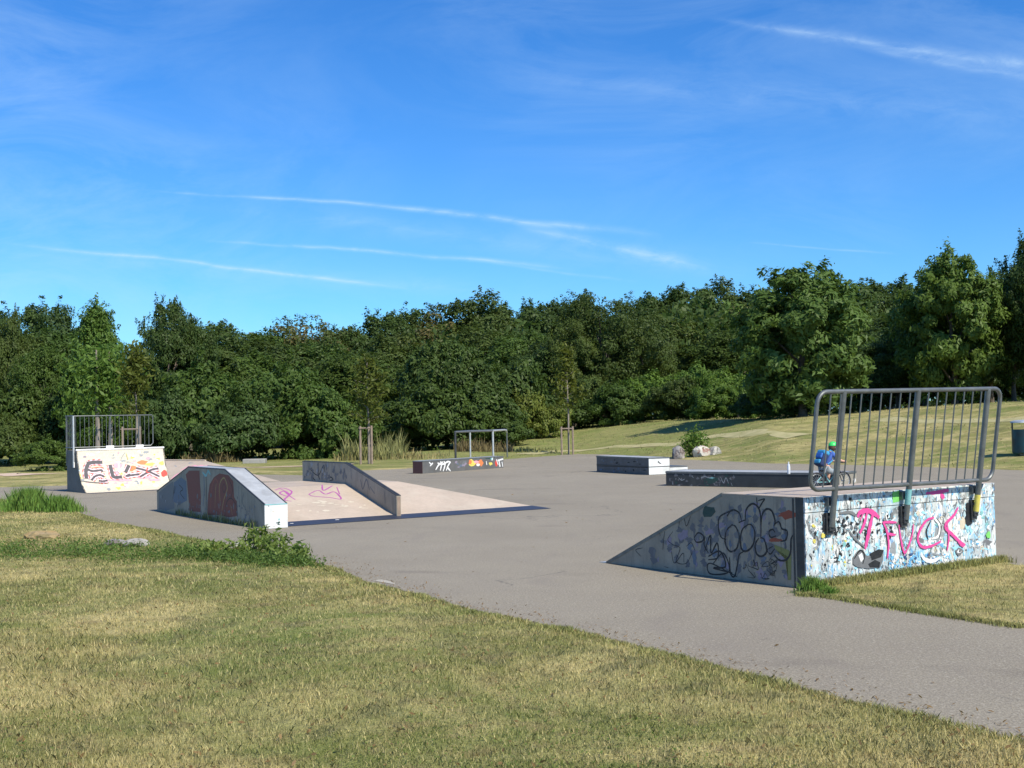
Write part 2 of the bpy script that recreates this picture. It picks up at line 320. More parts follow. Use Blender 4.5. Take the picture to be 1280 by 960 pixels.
# ------------------------------------------------------------------ paint strokes lying on a surface
def crom(P, n=6):
    P = [np.array(p, float) for p in P]
    if len(P) < 3: return P
    Q = [2*P[0]-P[1]]+P+[2*P[-1]-P[-2]]; o = []
    for i in range(1, len(Q)-2):
        for k in range(n):
            t_ = k/n; a, b, c, d = Q[i-1:i+3]
            o.append(.5*((2*b)+(c-a)*t_+(2*a-5*b+4*c-d)*t_*t_+(3*b-a-3*c+d)*t_**3))
    return o+[P[-1]]
class Surf:
    """strokes and patches a few mm proud of a surface; S(p)->(point, normal) for photo pixel p"""
    def __init__(s, mb, mats, fn, cx=0, cy=0, sc=1): s.mb = mb; s.mats = mats; s.fn = fn; s.cx = cx; s.cy = cy; s.sc = sc; s.k = 0; s.h = .0012; s.st = 5e-6
    def mi(s, m):
        m = M['p_'+m]
        if m not in s.mats: s.mats.append(m)
        return s.mats.index(m)
    def P(s, p): return s.fn(s.cx+p[0]/s.sc, s.cy+p[1]/s.sc)
    def stroke(s, pts, w, m, sm=True, taper=True):
        mi = s.mi(m); q = crom(pts) if sm else [np.array(p, float) for p in pts]
        PN = [s.P(p) for p in q]; n = len(PN); s.k += 1; L = []; g_ = max(s.st*2, 2e-5) if w < .024 else 1.5e-4
        for i, (p, nn) in enumerate(PN):
            a = PN[max(i-1, 0)][0]; b = PN[min(i+1, n-1)][0]; d = b-a; d /= np.linalg.norm(d)+1e-9; side = np.cross(nn, d)
            ww = w/2*(1 if not taper else (.45+.55*min(1, 2.5*i/n+.3)*min(1, 2.5*(n-1-i)/n+.3)))*(1+.12*math.sin(i*1.7+s.k))
            off = nn*(s.h+g_*i/max(n, 1)); L.append((p+side*ww+off, p-side*ww+off))
        s.h += g_+s.st
        for i in range(n-1): s.mb.quad(L[i][0], L[i+1][0], L[i+1][1], L[i][1], m=mi)
    def patch(s, pts, m, base=.0):
        mi = s.mi(m); s.k += 1; q = []
        for p in pts: a, n = s.P(p); q.append(a+n*(s.h+base))
        s.h += s.st; c = sum(q)/len(q)
        for i in range(len(q)): s.mb.quad(c, q[i], q[(i+1) % len(q)], m=mi)
    def blob(s, x, y, rx, ry, m, n=11, jag=.35):
        s.patch([(x+rx*math.cos(a)*(1+random.uniform(-jag, jag)), y+ry*math.sin(a)*(1+random.uniform(-jag, jag))) for a in np.linspace(0, 2*math.pi, n, endpoint=False)], m)
def planefn(o, n):
    n = np.array(n, float)
    return lambda x, y: (onplane(x, y, o, n), n)

# ------------------------------------------------------------------ terrain
PXT = [(-400, 37, 60, 0), (0, 38, 60, 0), (300, 42.6, 60, 0), (453, 44.5, 66, 0), (560, 50, 72, .25), (632, 53.6, 76, .45), (720, 58.6, 80, 1.1), (850, 49.0, 72, 1.42), (960, 42.5, 60, 1.42), (1060, 40.3, 58, 1.6), (1142, 38.6, 57, 1.87), (1280, 34.9, 54, 2.0), (1500, 30.5, 50, 2.1), (2000, 26, 46, 2.2)]
TT = np.array([((a-640)/F, b, c, d) for a, b, c, d in PXT])
def in_poly(x, y, P):
    x = np.asarray(x, float); y = np.asarray(y, float); r = np.zeros(x.shape, bool); n = len(P)
    for i in range(n):
        x1, y1 = P[i]; x2, y2 = P[(i+1) % n]
        with np.errstate(divide='ignore', invalid='ignore'):
            c = ((y1 > y) != (y2 > y)) & (x < (x2-x1)*(y-y1)/(y2-y1+1e-12)+x1)
        r ^= c
    return r
near_px = [(0, 625), (60, 641), (95, 642), (131, 654), (180, 662), (230, 673), (300, 687), (371, 698), (420, 714), (450, 727.5), (525, 747), (590, 765), (640, 775), (740, 797), (840, 822), (920, 842), (990, 862), (1065, 880), (1140, 897), (1215, 917), (1280, 931)]
far_px = [(1280, 588), (1120, 582.5), (1060, 581), (960, 579), (920, 577), (856, 574.5), (800, 569.5), (745, 567.3), (720, 567.5), (632, 574), (504, 586), (453, 588), (378, 594), (313, 593), (240, 594), (180, 598), (80, 607), (0, 609)]
NEAR = [G(*p)[:2] for p in near_px]; FAR = [G(*p)[:2] for p in far_px]
AS = [np.array([-24., 36.5])]+NEAR+[np.array([3.4, 4.5]), np.array([5, 0.]), np.array([25, 0.]), np.array([26, 24.])]+FAR+[np.array([-26., 40.5])]
def dist_poly(x, y, P):
    d = np.full(np.shape(x), 1e9)
    for i in range(len(P)):
        a = P[i]; b = P[(i+1) % len(P)]; ab = b-a; tt = np.clip(((x-a[0])*ab[0]+(y-a[1])*ab[1])/(ab@ab+1e-9), 0, 1)
        d = np.minimum(d, np.hypot(x-a[0]-tt*ab[0], y-a[1]-tt*ab[1]))
    return d
def sst(x): x = np.clip(x, 0, 1); return x*x*(3-2*x)
def wav(x, y): return np.sin(x*1.3+1.7*np.sin(y*.7))*.5+np.sin(y*1.9+x*.6)*.3+np.sin(x*3.7-y*2.9)*.2
def tz(x, y, inside=None, dist=None):
    x = np.asarray(x, float); y = np.asarray(y, float); yy_ = np.maximum(y, 5.); a = x/yy_
    ye = np.interp(a, TT[:, 0], TT[:, 1]); yc = np.interp(a, TT[:, 0], TT[:, 2]); zc = np.interp(a, TT[:, 0], TT[:, 3])
    z = sst((y-ye)/(yc-ye))**.85*zc
    z = z+.05*wav(x*.5, y*.4)*sst((y-ye)/6)*(zc > .1)
    if inside is None: inside = in_poly(x, y, AS)
    if dist is None: dist = dist_poly(x, y, AS)
    z = np.where(inside, np.where(dist < .25, .0-.05*sst(dist/.12), -.05), z+.018+.012*wav(x*2, y*2)*sst(dist/.5))
    z = np.where(~inside & (y < 34) & (dist < 3), z+.02*sst(dist/.4), z)
    return z
def axis(lo, hi, a, b, st, grow=1.16):
    r = list(np.arange(a, b+st, st)); s = st; v = r[-1]
    while v < hi: s *= grow; v += s; r.append(v)
    s = st; v = a; l = []
    while v > lo: s *= grow; v -= s; l.append(v)
    return np.array(l[::-1]+r)
gx = axis(-900, 900, -16, 17, .16, 1.18); gy = axis(-60, 1500, 4, 34, .16, 1.06)
X, Y = np.meshgrid(gx, gy); XY = X.ravel(), Y.ravel()
Z = tz(*XY)
nx, ny = len(gx), len(gy); idx = np.arange(nx*ny).reshape(ny, nx)
Fq = np.stack([idx[:-1, :-1].ravel(), idx[:-1, 1:].ravel(), idx[1:, 1:].ravel(), idx[1:, :-1].ravel()], 1)
me = raw_mesh('ground', np.stack([XY[0], XY[1], Z], 1), Fq, [M['lawn']]); smooth(me, 60)
o = bpy.data.objects.new('ground', me); COL.objects.link(o); tag(o, 'dry mown lawn of straw and green patches rising to a low bank', 'lawn', kind='structure')
# asphalt sheet with a slightly ragged rim
def densify(P, st, jit):
    o_ = []
    for i in range(len(P)):
        a = P[i]; b = P[(i+1) % len(P)]; L = np.linalg.norm(b-a); n = max(1, int(L/st)); nn = np.array([-(b-a)[1], (b-a)[0]])/(L+1e-9)
        for k in range(n):
            p = a+(b-a)*k/n; j = jit*wav(p[0]*5, p[1]*5)+random.uniform(-jit, jit)*.5; o_.append(p+nn*j)
    return o_
import bmesh
def sheet(name, P, z, m, label, cat, kind='structure', st=.14, jit=.05, group=None):
    bm = bmesh.new(); vs = [bm.verts.new((p[0], p[1], z)) for p in densify(P, st, jit)]; f = bm.faces.new(vs)
    bmesh.ops.triangulate(bm, faces=[f]); bmesh.ops.recalc_face_normals(bm, faces=bm.faces)
    if sum(f_.normal.z for f_ in bm.faces) < 0: bmesh.ops.reverse_faces(bm, faces=bm.faces)
    me = bpy.data.meshes.new(name); bm.to_mesh(me); bm.free(); me.materials.append(m)
    o = bpy.data.objects.new(name, me); COL.objects.link(o); return tag(o, label, cat, group, kind)
sheet('skate_park_pavement', AS, 0., M['asphalt'], 'large sun bleached grey asphalt area of the skate park', 'pavement')
P_ = [G(*p)[:2] for p in ((466, 726), (478, 724.5), (494, 729), (492, 731))]
sheet('pavement_repair', P_, .004, M['cream_patch'], 'small pale repair patch in the asphalt near the lawn edge', 'pavement', st=.1, jit=.01)
# lawn island behind the near ramp
BC = np.array([2.857, 12.3632, 0]); bu, bv = ax(.6117)
isl_px = [(996, 744), (1034, 746.5), (1066, 752), (1112, 759.5), (1160, 767), (1200, 773), (1280, 785)]
ISL = [G(*p)[:2] for p in isl_px]+[np.array([5.6, 8.2]), np.array([9., 6.]), np.array([11., 9.]), np.array([8.5, 12.9]), G(1300, 712)[:2], G(1262, 708)[:2], (BC+bu*3.15-bv*.02)[:2], (BC-bv*.02)[:2]]
def isl_sheet():
    bm = bmesh.new(); P = densify(ISL, .2, .02); n = len(P); c = sum(P)/n
    a = [bm.verts.new((p[0], p[1], .005)) for p in P]; b = [bm.verts.new((p[0]+(c[0]-p[0])*.02, p[1]+(c[1]-p[1])*.02, .03)) for p in P]
    for i in range(n): bm.faces.new((a[i], a[(i+1) % n], b[(i+1) % n], b[i]))
    f = bm.faces.new(b); bmesh.ops.triangulate(bm, faces=[f]); me = bpy.data.meshes.new('grass_verge'); bm.to_mesh(me); bm.free(); me.materials.append(M['lawn'])
    o = bpy.data.objects.new('grass_verge', me); COL.objects.link(o); return tag(o, 'tongue of dry grass along the foot of the white graffiti wall', 'lawn', kind='structure')
isl_sheet()
# trodden paths on the far lawn
def path_strip(name, pts, w, m, label, h=.02):
    P = crom([np.array(p, float) for p in pts], 8); mb = MB()
    L = []
    for i, p in enumerate(P):
        a = P[max(0, i-1)]; b = P[min(len(P)-1, i+1)]; d = (b-a)/(np.linalg.norm(b-a)+1e-9); s_ = np.array([-d[1], d[0]])*w/2*(1+.25*math.sin(i*1.3))
        q = []
        for k in (-1, -.5, 0, .5, 1): e = p+s_*k; q.append((e[0], e[1], float(tz(e[0], e[1]))+h-.012*abs(k)))
        L.append(q)
    for i in range(len(L)-1):
        for k in range(4): mb.quad(L[i][k], L[i+1][k], L[i+1][k+1], L[i][k+1])
    o = build(name, mb, m, sm=True); return tag(o, label, 'path', kind='structure')
M['dirt'] = worn('dry_trodden_grass', (.44, .39, .20), (.34, .31, .14), 1.5, .95, stain=(.25, .25, .09), st_amt=.7)
M['sand'] = worn('sandy_path', (.62, .46, .34), (.54, .41, .30), 1.5, .95)

# ------------------------------------------------------------------ THE NEAR BANK RAMP with the white graffiti wall
bL, bD, bP, bH = 3.1423, 3.0701, 1.1251, .9082
br = empty('bank_ramp', BC, .6117, label='big bank ramp with white graffiti back wall and steel guard railing', cat='skate ramp')
A = lambda u, v, z: BC+bu*u+bv*v+K*z
mb = MB(); mb.prism([A(.03, .02, 0), A(.03, .02, bH-.012), A(.03, bP, bH-.012), A(.03, bD-.02, .02), A(.03, bD-.02, 0)], bu*(bL-.06)); build('body', mb, M['panel'], br)
# riding surface and deck
mb = MB(); mb.prism([A(.0, .0, bH-.012), A(0, 0, bH), A(0, bP, bH), A(0, bP+.004, bH-.014)], bu*bL); build('deck', mb, M['ramp_top'], br, bevel=.003)
mb = MB(); mb.prism([A(0, bP+.006, bH-.012), A(0, bP+.004, bH), A(0, bD+.03, .018), A(0, bD+.03, .003)], bu*bL); build('riding_surface', mb, M['ramp_top'], br)
mb = MB(); mb.prism([A(0, bD+.03, .0), A(0, bD+.03, .012), A(0, bD+.16, .004), A(0, bD+.16, .0)], bu*bL); build('toe_plate', mb, M['steel_light'], br)
# dark side panel with bubble lettering
mb = MB(); mats = [M['panel']]
mb.prism([A(0, .02, .004), A(0, .02, bH-.014), A(0, bP, bH-.014), A(0, bD-.01, .03), A(0, bD-.01, .004)], bu*.03)
sf = Surf(mb, mats, planefn(BC, -bu), 740, 590, 4.74)
def inside_side(x, y):
    p = onplane(740+x/4.74, 590+y/4.74, BC, -bu)-BC; v = p@bv; z = p[2]
    return .2 < v < bD-.3 and .04 < z < min(bH-.05, .03+(bD-v)*(bH/(bD-bP))-.09)
for k in range(260):
    x = random.uniform(330, 1190); y = random.uniform(140, 680)
    if inside_side(x, y) and inside_side(x+20, y+30) and inside_side(x-20, y-20): sf.blob(x, y, random.uniform(4, 20), random.uniform(8, 34), random.choice(['lilac', 'faint', 'mid', 'faint', 'slateblue', 'mid', 'mid', 'faint']), jag=.6)
sf.blob(690, 235, 35, 40, 'darkgreen', jag=.3)
sf.blob(1090, 404, 36, 12, 'rust'); sf.blob(1150, 255, 45, 22, 'rust', jag=.6)
sf.patch([(1080, 430), (1165, 462), (1182, 486), (1180, 640), (1162, 640), (1160, 500), (1085, 455)], 'olive')
for pts, w in [([(850, 225), (800, 240), (755, 270), (750, 330), (765, 385), (795, 400)], 7), ([(800, 262), (830, 225), (870, 240), (888, 290)], 7), ([(832, 310), (797, 350), (790, 420), (818, 470), (858, 452), (872, 380), (852, 325), (828, 312)], 8),
        ([(927, 310), (892, 340), (880, 400), (888, 458), (920, 467), (955, 430), (966, 360), (947, 315), (922, 310)], 8), ([(908, 290), (915, 222), (950, 188), (985, 210), (1000, 270), (1000, 385)], 8), ([(1000, 395), (1005, 270), (1030, 222), (1065, 230), (1085, 290), (1078, 322)], 8),
        ([(1080, 312), (1108, 295), (1125, 335), (1156, 350), (1150, 400), (1118, 412)], 7), ([(1092, 378), (1060, 387), (1048, 355), (1070, 340), (1086, 358)], 7), ([(988, 392), (968, 430), (975, 482), (1005, 500), (1035, 470), (1022, 402), (1000, 388)], 8),
        ([(1072, 440), (1040, 462), (1058, 486), (1082, 455)], 6), ([(1080, 490), (1110, 522), (1150, 520), (1176, 480), (1180, 400), (1196, 368)], 8), ([(900, 470), (872, 492), (860, 560), (845, 618), (822, 602), (815, 505)], 7),
        ([(605, 390), (630, 360), (660, 378), (656, 408), (622, 416), (604, 394)], 7), ([(668, 470), (702, 375), (706, 480), (742, 420), (746, 505), (690, 520)], 7), ([(690, 500), (760, 470), (792, 560), (720, 568), (832, 598)], 8), ([(720, 540), (780, 480), (812, 590), (700, 602), (700, 540), (860, 620)], 6),
        ([(975, 150), (985, 215), (1010, 180), (1022, 160), (985, 170)], 6), ([(870, 300), (905, 285)], 8), ([(670, 380), (665, 430), (690, 480)], 6)]:
    sf.stroke(pts, w*.0026, 'black')
for pts in [[(432, 350), (425, 400), (420, 460)], [(480, 352), (450, 400), (480, 430), (522, 452), (500, 530), (560, 540), (600, 465)], [(560, 440), (590, 420), (612, 470)], [(300, 450), (260, 462), (290, 500)], [(520, 270), (515, 330)], [(545, 260), (560, 320), (585, 262)], [(400, 350), (405, 380)], [(430, 560), (455, 568)], [(470, 470), (490, 540), (540, 480), (545, 535)]]:
    sf.stroke(pts, .008, 'black')
for k in range(16):
    x, y = random.uniform(915, 1110), random.uniform(530, 625)
    sf.stroke([(x+random.uniform(-28, 28), y+random.uniform(-26, 26)) for _ in range(5)], .006, 'black')
for k in range(10): x = random.uniform(650, 1150); sf.stroke([(x, random.uniform(160, 400)), (x+2, random.uniform(420, 520))], .004, random.choice(['lilac', 'black', 'grey']), sm=False)
o = build('side_panel', mb, mats, br); o['label'] = 'grey side panel with black bubble lettering'
# steel angle edges on the dark side
mb = MB(); mb.box(A(-.006, -.004, 0), bu*.012, bv*.10, K*(bH-.002)); build('corner_angle', mb, M['dark_steel'], br, bevel=.002)
mb = MB(); mb.box(A(-.004, .12, 0.004), bu*.012, bv*.02, K*(bH-.02)); build('panel_joint', mb, M['dark_steel'], br)
d_ = A(0, bD, .03)-A(0, bP, bH); mb = MB(); mb.prism([A(-.005, bP, bH+.004), A(-.005, bP, bH-.035), A(-.005, bD-.02, .0), A(-.005, bD+.02, .022)], bu*.03); build('edge_angle', mb, M['steel'], br)
# white rear wall
mb = MB(); mats = [M['spray']]
mb.box(A(0, -.02, 0), bu*bL, bv*.035, K*(bH-.16)); 
fw = planefn(A(0, -.02, 0), -bv); sf = Surf(mb, mats, fw, 990, 600, 4.571)
def inside_rear(x, y, pad=.03, top=bH-.19):
    p = onplane(990+x/4.571, 600+y/4.571, A(0, -.02, 0), -bv)-BC; return pad < p@bu < bL-pad and .01+pad < p[2] < top
rs = random.Random(5)
def splats(sf, test, n, pal, xr, yr, big=1.):
    for k in range(n):
        x = rs.uniform(*xr); y = rs.uniform(*yr); rx = rs.uniform(2.5, 13)*big; ry = rs.uniform(4, 20)*big
        if all(test(x+a*rx*1.4, y+b*ry*1.4) for a in (-1, 1) for b in (-1, 1)):
            n_ = rs.choice(pal)
            if rs.random() < .5: sf.blob(x, y, rx*.8, ry*.8, n_, jag=.7, n=9)
            else: sf.stroke([(x+rs.uniform(-rx, rx)*1.2, y+rs.uniform(-ry, ry)*1.2) for _ in range(4)], rs.uniform(.006, .022), n_)
splats(sf, inside_rear, 90, ['grey', 'white', 'cream', 'cyan', 'white', 'mid'], (60, 1160), (110, 560), 2.6)
splats(sf, inside_rear, 380, ['blue', 'cyan', 'white', 'cyan', 'mid', 'white', 'teal', 'grey', 'grey', 'white', 'cyan', 'cream'], (250, 1160), (110, 560))
splats(sf, inside_rear, 150, ['black', 'white', 'cyan', 'black', 'yellow', 'grey', 'white'], (60, 330), (110, 560), .8)
splats(sf, inside_rear, 160, ['blue', 'navy', 'cyan', 'white', 'blue'], (560, 900), (420, 560), .8)
splats(sf, inside_rear, 110, ['black', 'mid', 'black', 'white'], (230, 620), (190, 330), .9)
sf.patch([(345, 440), (370, 405), (400, 398), (420, 430), (470, 440), (520, 400), (515, 460), (500, 500), (430, 506), (370, 498), (345, 480)], 'mid'); sf.patch([(440, 420), (490, 395), (520, 400), (505, 440), (450, 460)], 'black'); sf.stroke([(350, 450), (385, 402), (410, 430), (400, 480)], .02, 'black'); sf.patch([(430, 480), (470, 455), (500, 470), (495, 500), (440, 500)], 'black')
sf.patch([(375, 430), (395, 415), (405, 450), (390, 470)], 'white')
sf.stroke([(735, 430), (760, 455), (800, 462), (845, 440)], .045, 'white'); sf.stroke([(845, 380), (850, 430), (800, 420), (780, 440)], .02, 'grey')
sf.stroke([(790, 230), (765, 290), (775, 345)], .018, 'black'); sf.stroke([(810, 220), (838, 260), (830, 320), (795, 335)], .03, 'white'); sf.stroke([(820, 215), (848, 262), (838, 330)], .012, 'black')
sf.blob(950, 408, 20, 22, 'mid'); sf.blob(950, 408, 11, 12, 'white'); sf.blob(955, 406, 5, 6, 'black')
sf.stroke([(995, 130), (1005, 180), (1000, 240), (1025, 236)], .07, 'black'); sf.patch([(172, 192), (240, 195), (246, 290), (172, 295)], 'black'); sf.patch([(180, 215), (200, 212), (202, 250), (182, 255)], 'white'); sf.blob(228, 225, 8, 14, 'grey')
sf.stroke([(270, 190), (330, 185), (380, 215)], .03, 'mid'); sf.stroke([(320, 280), (350, 330), (420, 390)], .02, 'mid')
sf.blob(1118, 320, 14, 20, 'green', jag=.5); sf.blob(172, 318, 12, 14, 'yellow')
for pts, w in [([(370, 212), (385, 185), (425, 175), (465, 190), (494, 216)], .065), ([(458, 195), (440, 270), (428, 330), (414, 392)], .062), ([(425, 185), (408, 250), (383, 305)], .045), ([(400, 195), (385, 230)], .03),
        ([(515, 240), (535, 285), (548, 360), (541, 445)], .036), ([(512, 242), (550, 240), (592, 242)], .034), ([(535, 302), (560, 310), (588, 312)], .034),
        ([(606, 256), (618, 340), (636, 412), (655, 390), (680, 320), (689, 252)], .033), ([(806, 214), (765, 230), (730, 280), (714, 340), (740, 382), (790, 377), (846, 350)], .04),
        ([(882, 250), (891, 330), (882, 400)], .032), ([(945, 155), (920, 200), (870, 262), (910, 310), (950, 348), (984, 372)], .045), ([(940, 340), (960, 365), (978, 378)], .05)]:
    sf.stroke(pts, w*.82, 'pink')
for x, y, l in [(415, 390, 12), (541, 440, 14), (384, 300, 14), (636, 410, 24), (882, 398, 10), (720, 380, 14), (560, 312, 22)]: sf.stroke([(x, y), (x+1, y+l)], .010, 'pink', sm=False)
sf.stroke([(650, 150), (653, 540)], .006, 'mid', sm=False, taper=False)
o = build('rear_wall', mb, mats, br); o['label'] = 'white wall panel sprayed with blue and black splashes and pink FUCK lettering'
mb = MB(); mats = [M['spray']]; mb.box(A(0, -.026, bH-.152), bu*bL, bv*.04, K*.15)
sf = Surf(mb, mats, planefn(A(0, -.026, 0), -bv), 990, 600, 4.571)
def inside_cap(x, y):
    p = onplane(990+x/4.571, 600+y/4.571, A(0, -.026, 0), -bv)-BC; return .02 < p@bu < bL-.02 and bH-.148 < p[2] < bH-.006
splats(sf, inside_cap, 260, ['black', 'white', 'grey', 'cyan', 'mid', 'blue', 'white', 'teal'], (60, 1160), (20, 190), .6)
sf.patch([(572, 70), (612, 60), (616, 122), (576, 130)], 'green')
sf.stroke([(765, 76), (820, 72), (870, 62), (895, 60)], .04, 'pink'); sf.stroke([(850, 66), (858, 95), (870, 92)], .05, 'pink')
build('fascia', mb, mats, br)
# railing
rl = empty('railing', (0, 0, 0)); COL.objects.unlink(rl); bpy.data.objects.remove(rl)
def RP(u, z): return A(u, -.075-.20*(z-.60)/1.35, z)   # the plane of the outward leaning railing
def rrect(u0, u1, z0, z1, r, n=6):
    P = []
    for (cu, cz, a0) in ((u1-r, z1-r, 0), (u0+r, z1-r, 90), (u0+r, z0+r, 180), (u1-r, z0+r, 270)):
        for k in range(n+1): a = R(a0+90*k/n); P.append((cu+r*math.cos(a), cz+r*math.sin(a)))
    return P
u0, u1, z0, z1 = -.05, 2.945, .985, 1.945
sag = lambda u: -.03*(u/3.1)
mb = MB(); mb.tube([RP(u, z+(sag(u) if z < 1.4 else .025*(u/3.1))) for u, z in rrect(u0, u1, z0, z1, .12)], .0225, 10, closed=True)
railing = build('railing', mb, M['steel'], br, sm=True)
nb = 18
pu = (.325, 1.491, 2.708)
bars_u = [x for x in np.linspace(u0+.19, u1-.20, nb) ]
for x in bars_u:
    mb = MB(); mb.tube([RP(x, z0+sag(x)), RP(x, z1+.02*(x/3.1))], .0075, 8); build('bar', mb, M['steel'], railing, sm=True)
for x in pu:
    mb = MB(); q0 = RP(x, .60); q1 = RP(x, 1.955); mb.tube([q0, q1, q1+(q1-q0)/1.35*.012], [.031, .031, .014], 12); build('post', mb, M['steel'], railing, sm=True)
    mb = MB(); mb.box(A(x-.05, -.058, .52), bu*.1, bv*.037, K*.22); mb.box(A(x-.035, -.085, .56), bu*.07, bv*.03, K*.04); mb.box(A(x-.035, -.085, .68), bu*.07, bv*.03, K*.03)
    build('bracket', mb, M['dark_steel'], railing, bevel=.003)
    mb = MB(); mb.box(A(x-.04, -.075, bH-.10), bu*.08, bv*.05, K*.09); build('clamp', mb, M['steel'], railing, bevel=.004)
mb = MB(); mats = [M['p_yellow']]; mb.tube([RP(pu[2], .615), RP(pu[2], .80)], .0325, 12); build('paint_sleeve', mb, mats, railing, sm=True)
mb = MB(); mb.tube([RP(pu[1], .76), RP(pu[1], .92)], .0325, 12); build('paint_sleeve', mb, M['p_teal'], railing, sm=True)

# ------------------------------------------------------------------ FUNBOX with two ledges
FC = np.array([-4.1259, 20.6144, 0]); fu, fv = ax(.5715)
B_ = lambda u, v, z: FC+fu*u+fv*v+K*z
t1 = .544; s0, c0, c1_, s1 = .25, 2.42, 4.45, 6.6; fl, fr, fc = .42, 5.8083, 3.75
fb = empty('funbox', FC, .5715, label='pyramid funbox with beige banks, navy toe plate and sloping ledges', cat='skate ramp')
mb = MB()
mb.quad(B_(fl, s0, 0), B_(fr, s0, 0), B_(fc, c0, t1), B_(fl, c0, t1))
mb.quad(B_(fl, c0, t1), B_(fc, c0, t1), B_(fc, c1_, t1), B_(fl, c1_, t1))
mb.quad(B_(fl, c1_, t1), B_(fc, c1_, t1), B_(fr, s1, 0), B_(fl, s1, 0))
mb.quad(B_(fr, s0, 0), B_(fr, s1, 0), B_(fc, c1_, t1), B_(fc, c0, t1))
mb.quad(B_(fl, s0, 0), B_(fl, c0, t1), B_(fl, c1_, t1), B_(fl, s1, 0)); mb.quad(B_(fl, s0, 0), B_(fl, s1, 0), B_(fr, s1, 0), B_(fr, s0, 0))
mats = [M['ramp_top']]; nrm = np.cross(fu, (B_(0, c0, t1)-B_(0, s0, 0))); nrm /= np.linalg.norm(nrm)
sf = Surf(mb, mats, planefn(B_(0, s0, 0), nrm), 320, 540, 3.368)
for pts in [[(80, 245), (112, 236), (150, 250), (132, 270), (100, 258), (118, 250), (140, 268), (165, 285)], [(105, 240), (140, 262), (120, 285), (150, 292)], [(222, 262), (262, 246), (292, 262), (330, 252), (358, 282), (310, 276), (240, 270), (222, 262)], [(278, 222), (284, 246), (322, 226)], [(340, 232), (352, 262)]]:
    sf.stroke(pts, .035, 'purple')
for k in range(22): sf.blob(random.uniform(170, 480), random.uniform(290, 340), random.uniform(4, 18), random.uniform(1, 3), 'cream')
build('bank_surface', mb, mats, fb)
mb = MB(); sl_ = t1/(c0-s0)
def SP(u, v, o=.004): return B_(u, v, (v-s0)*sl_+o)
tp = .21; ft = fr-tp*(fr-fc)/(c0-s0)
mb.prism([SP(fl-.02, s0-.06, .02), SP(fr+.05, s0-.06, .02), SP(ft, s0+tp), SP(fl, s0+tp)], nrm*.004); 
tpz = build('toe_plate', mb, M['strip'], fb)
for p in ((421, 650.2), (364, 654.8), (643, 637.4)):
    q = onplane(*p, B_(0, s0, 0), nrm); mb = MB(); mb.lathe([(0, .012), (.03, .012), (.045, .008)], q, 12); build('bolt', mb, M['p_white'], fb)
# left ledge: broad, trapezoid side
la, lb, lt, h0, h1, lw = 1.9132, 3.9014, 5.9166, .4098, .9506, .3969
prof = [(0, 0), (0, h0), (la, h1), (lb, h1), (lt, h0), (lt, 0)]
lg = build('ledge', (lambda m_: (m_.prism([B_(.012, v, z-(.012 if z > .1 else 0)) for v, z in prof], fu*(lw-.024)), m_)[1])(MB()), M['panel_slate'], fb)
mb = MB(); mats = [M['panel']]; mb.prism([B_(0, v, z-(.02 if z > .1 else -.003)) for v, z in prof], fu*.014)
sf = Surf(mb, mats, planefn(B_(0, 0, 0), -fu), 190, 565, 7.11)
sf.patch([(60, 360), (120, 310), (190, 260), (200, 500), (130, 520), (62, 505)], 'mid'); sf.patch([(195, 270), (260, 225), (305, 260), (312, 430), (240, 470), (190, 440)], 'slateblue')
sf.patch([(300, 200), (330, 165), (422, 165), (425, 250), (436, 400), (432, 535), (335, 525), (322, 380), (312, 260)], 'maroon')
sf.patch([(492, 560), (500, 380), (512, 290), (550, 225), (600, 190), (680, 205), (722, 260), (730, 400), (752, 440), (756, 570), (690, 580), (590, 560)], 'maroon')
for pts, w, c in [([(520, 540), (530, 330), (560, 240), (590, 300), (600, 530)], .03, 'rust'), ([(610, 480), (600, 300), (640, 230), (670, 320), (640, 420), (622, 520)], .03, 'ochre'), ([(640, 280), (655, 320), (640, 360), (628, 320), (640, 280)], .015, 'black'), ([(560, 500), (565, 340), (572, 280)], .02, 'ochre'), ([(680, 230), (715, 330), (700, 420)], .02, 'black'),
        ([(655, 560), (660, 460), (700, 410), (745, 470), (748, 560)], .018, 'black'), ([(185, 420), (200, 300), (195, 370), (215, 300)], .02, 'black'), ([(240, 290), (275, 330), (250, 360), (290, 420)], .02, 'black'), ([(460, 200), (465, 330), (455, 480)], .03, 'slateblue'), ([(450, 180), (480, 210), (500, 170), (520, 200)], .05, 'teal'),
        ([(770, 300), (775, 420), (790, 540)], .02, 'mid'), ([(820, 360), (800, 440), (830, 500)], .02, 'mid'), ([(110, 340), (120, 420), (105, 480)], .02, 'mid'), ([(480, 220), (490, 520)], .03, 'black'), ([(755, 430), (762, 580)], .02, 'black'), ([(700, 470), (715, 560)], .02, 'ochre')]:
    sf.stroke(pts, w, c)
for k in range(70): x = random.uniform(70, 930); sf.blob(x, random.uniform(380, 560) if x < 800 else random.uniform(480, 600), random.uniform(2, 6), random.uniform(6, 26), random.choice(['mid', 'grey', 'faint', 'slateblue', 'mid', 'faint']), jag=.5)
o = build('side_panel', mb, mats, lg); o['label'] = 'grey side with dark red painted flames'
mb = MB(); top = prof[1:-1]
for (a, b) in zip(top[:-1], top[1:]): mb.prism([B_(.02, a[0], a[1]-.011), B_(lw-.02, a[0], a[1]-.011), B_(lw-.02, b[0], b[1]-.011), B_(.02, b[0], b[1]-.011)], K*.008)
build('ledge_top', mb, M['ledge_top'], lg)
for u_ in (-.006, lw-.022):
    mb = MB(); mb.tube([B_(u_+.014, v, z-.008) for v, z in top], .015, 6); build('steel_edge', mb, M['dark_steel'], lg)
mb = MB(); mb.box(B_(-.004, -.008, .004), fu*(lw+.008), fv*.012, K*(h0-.02)); mats = [M['white']]
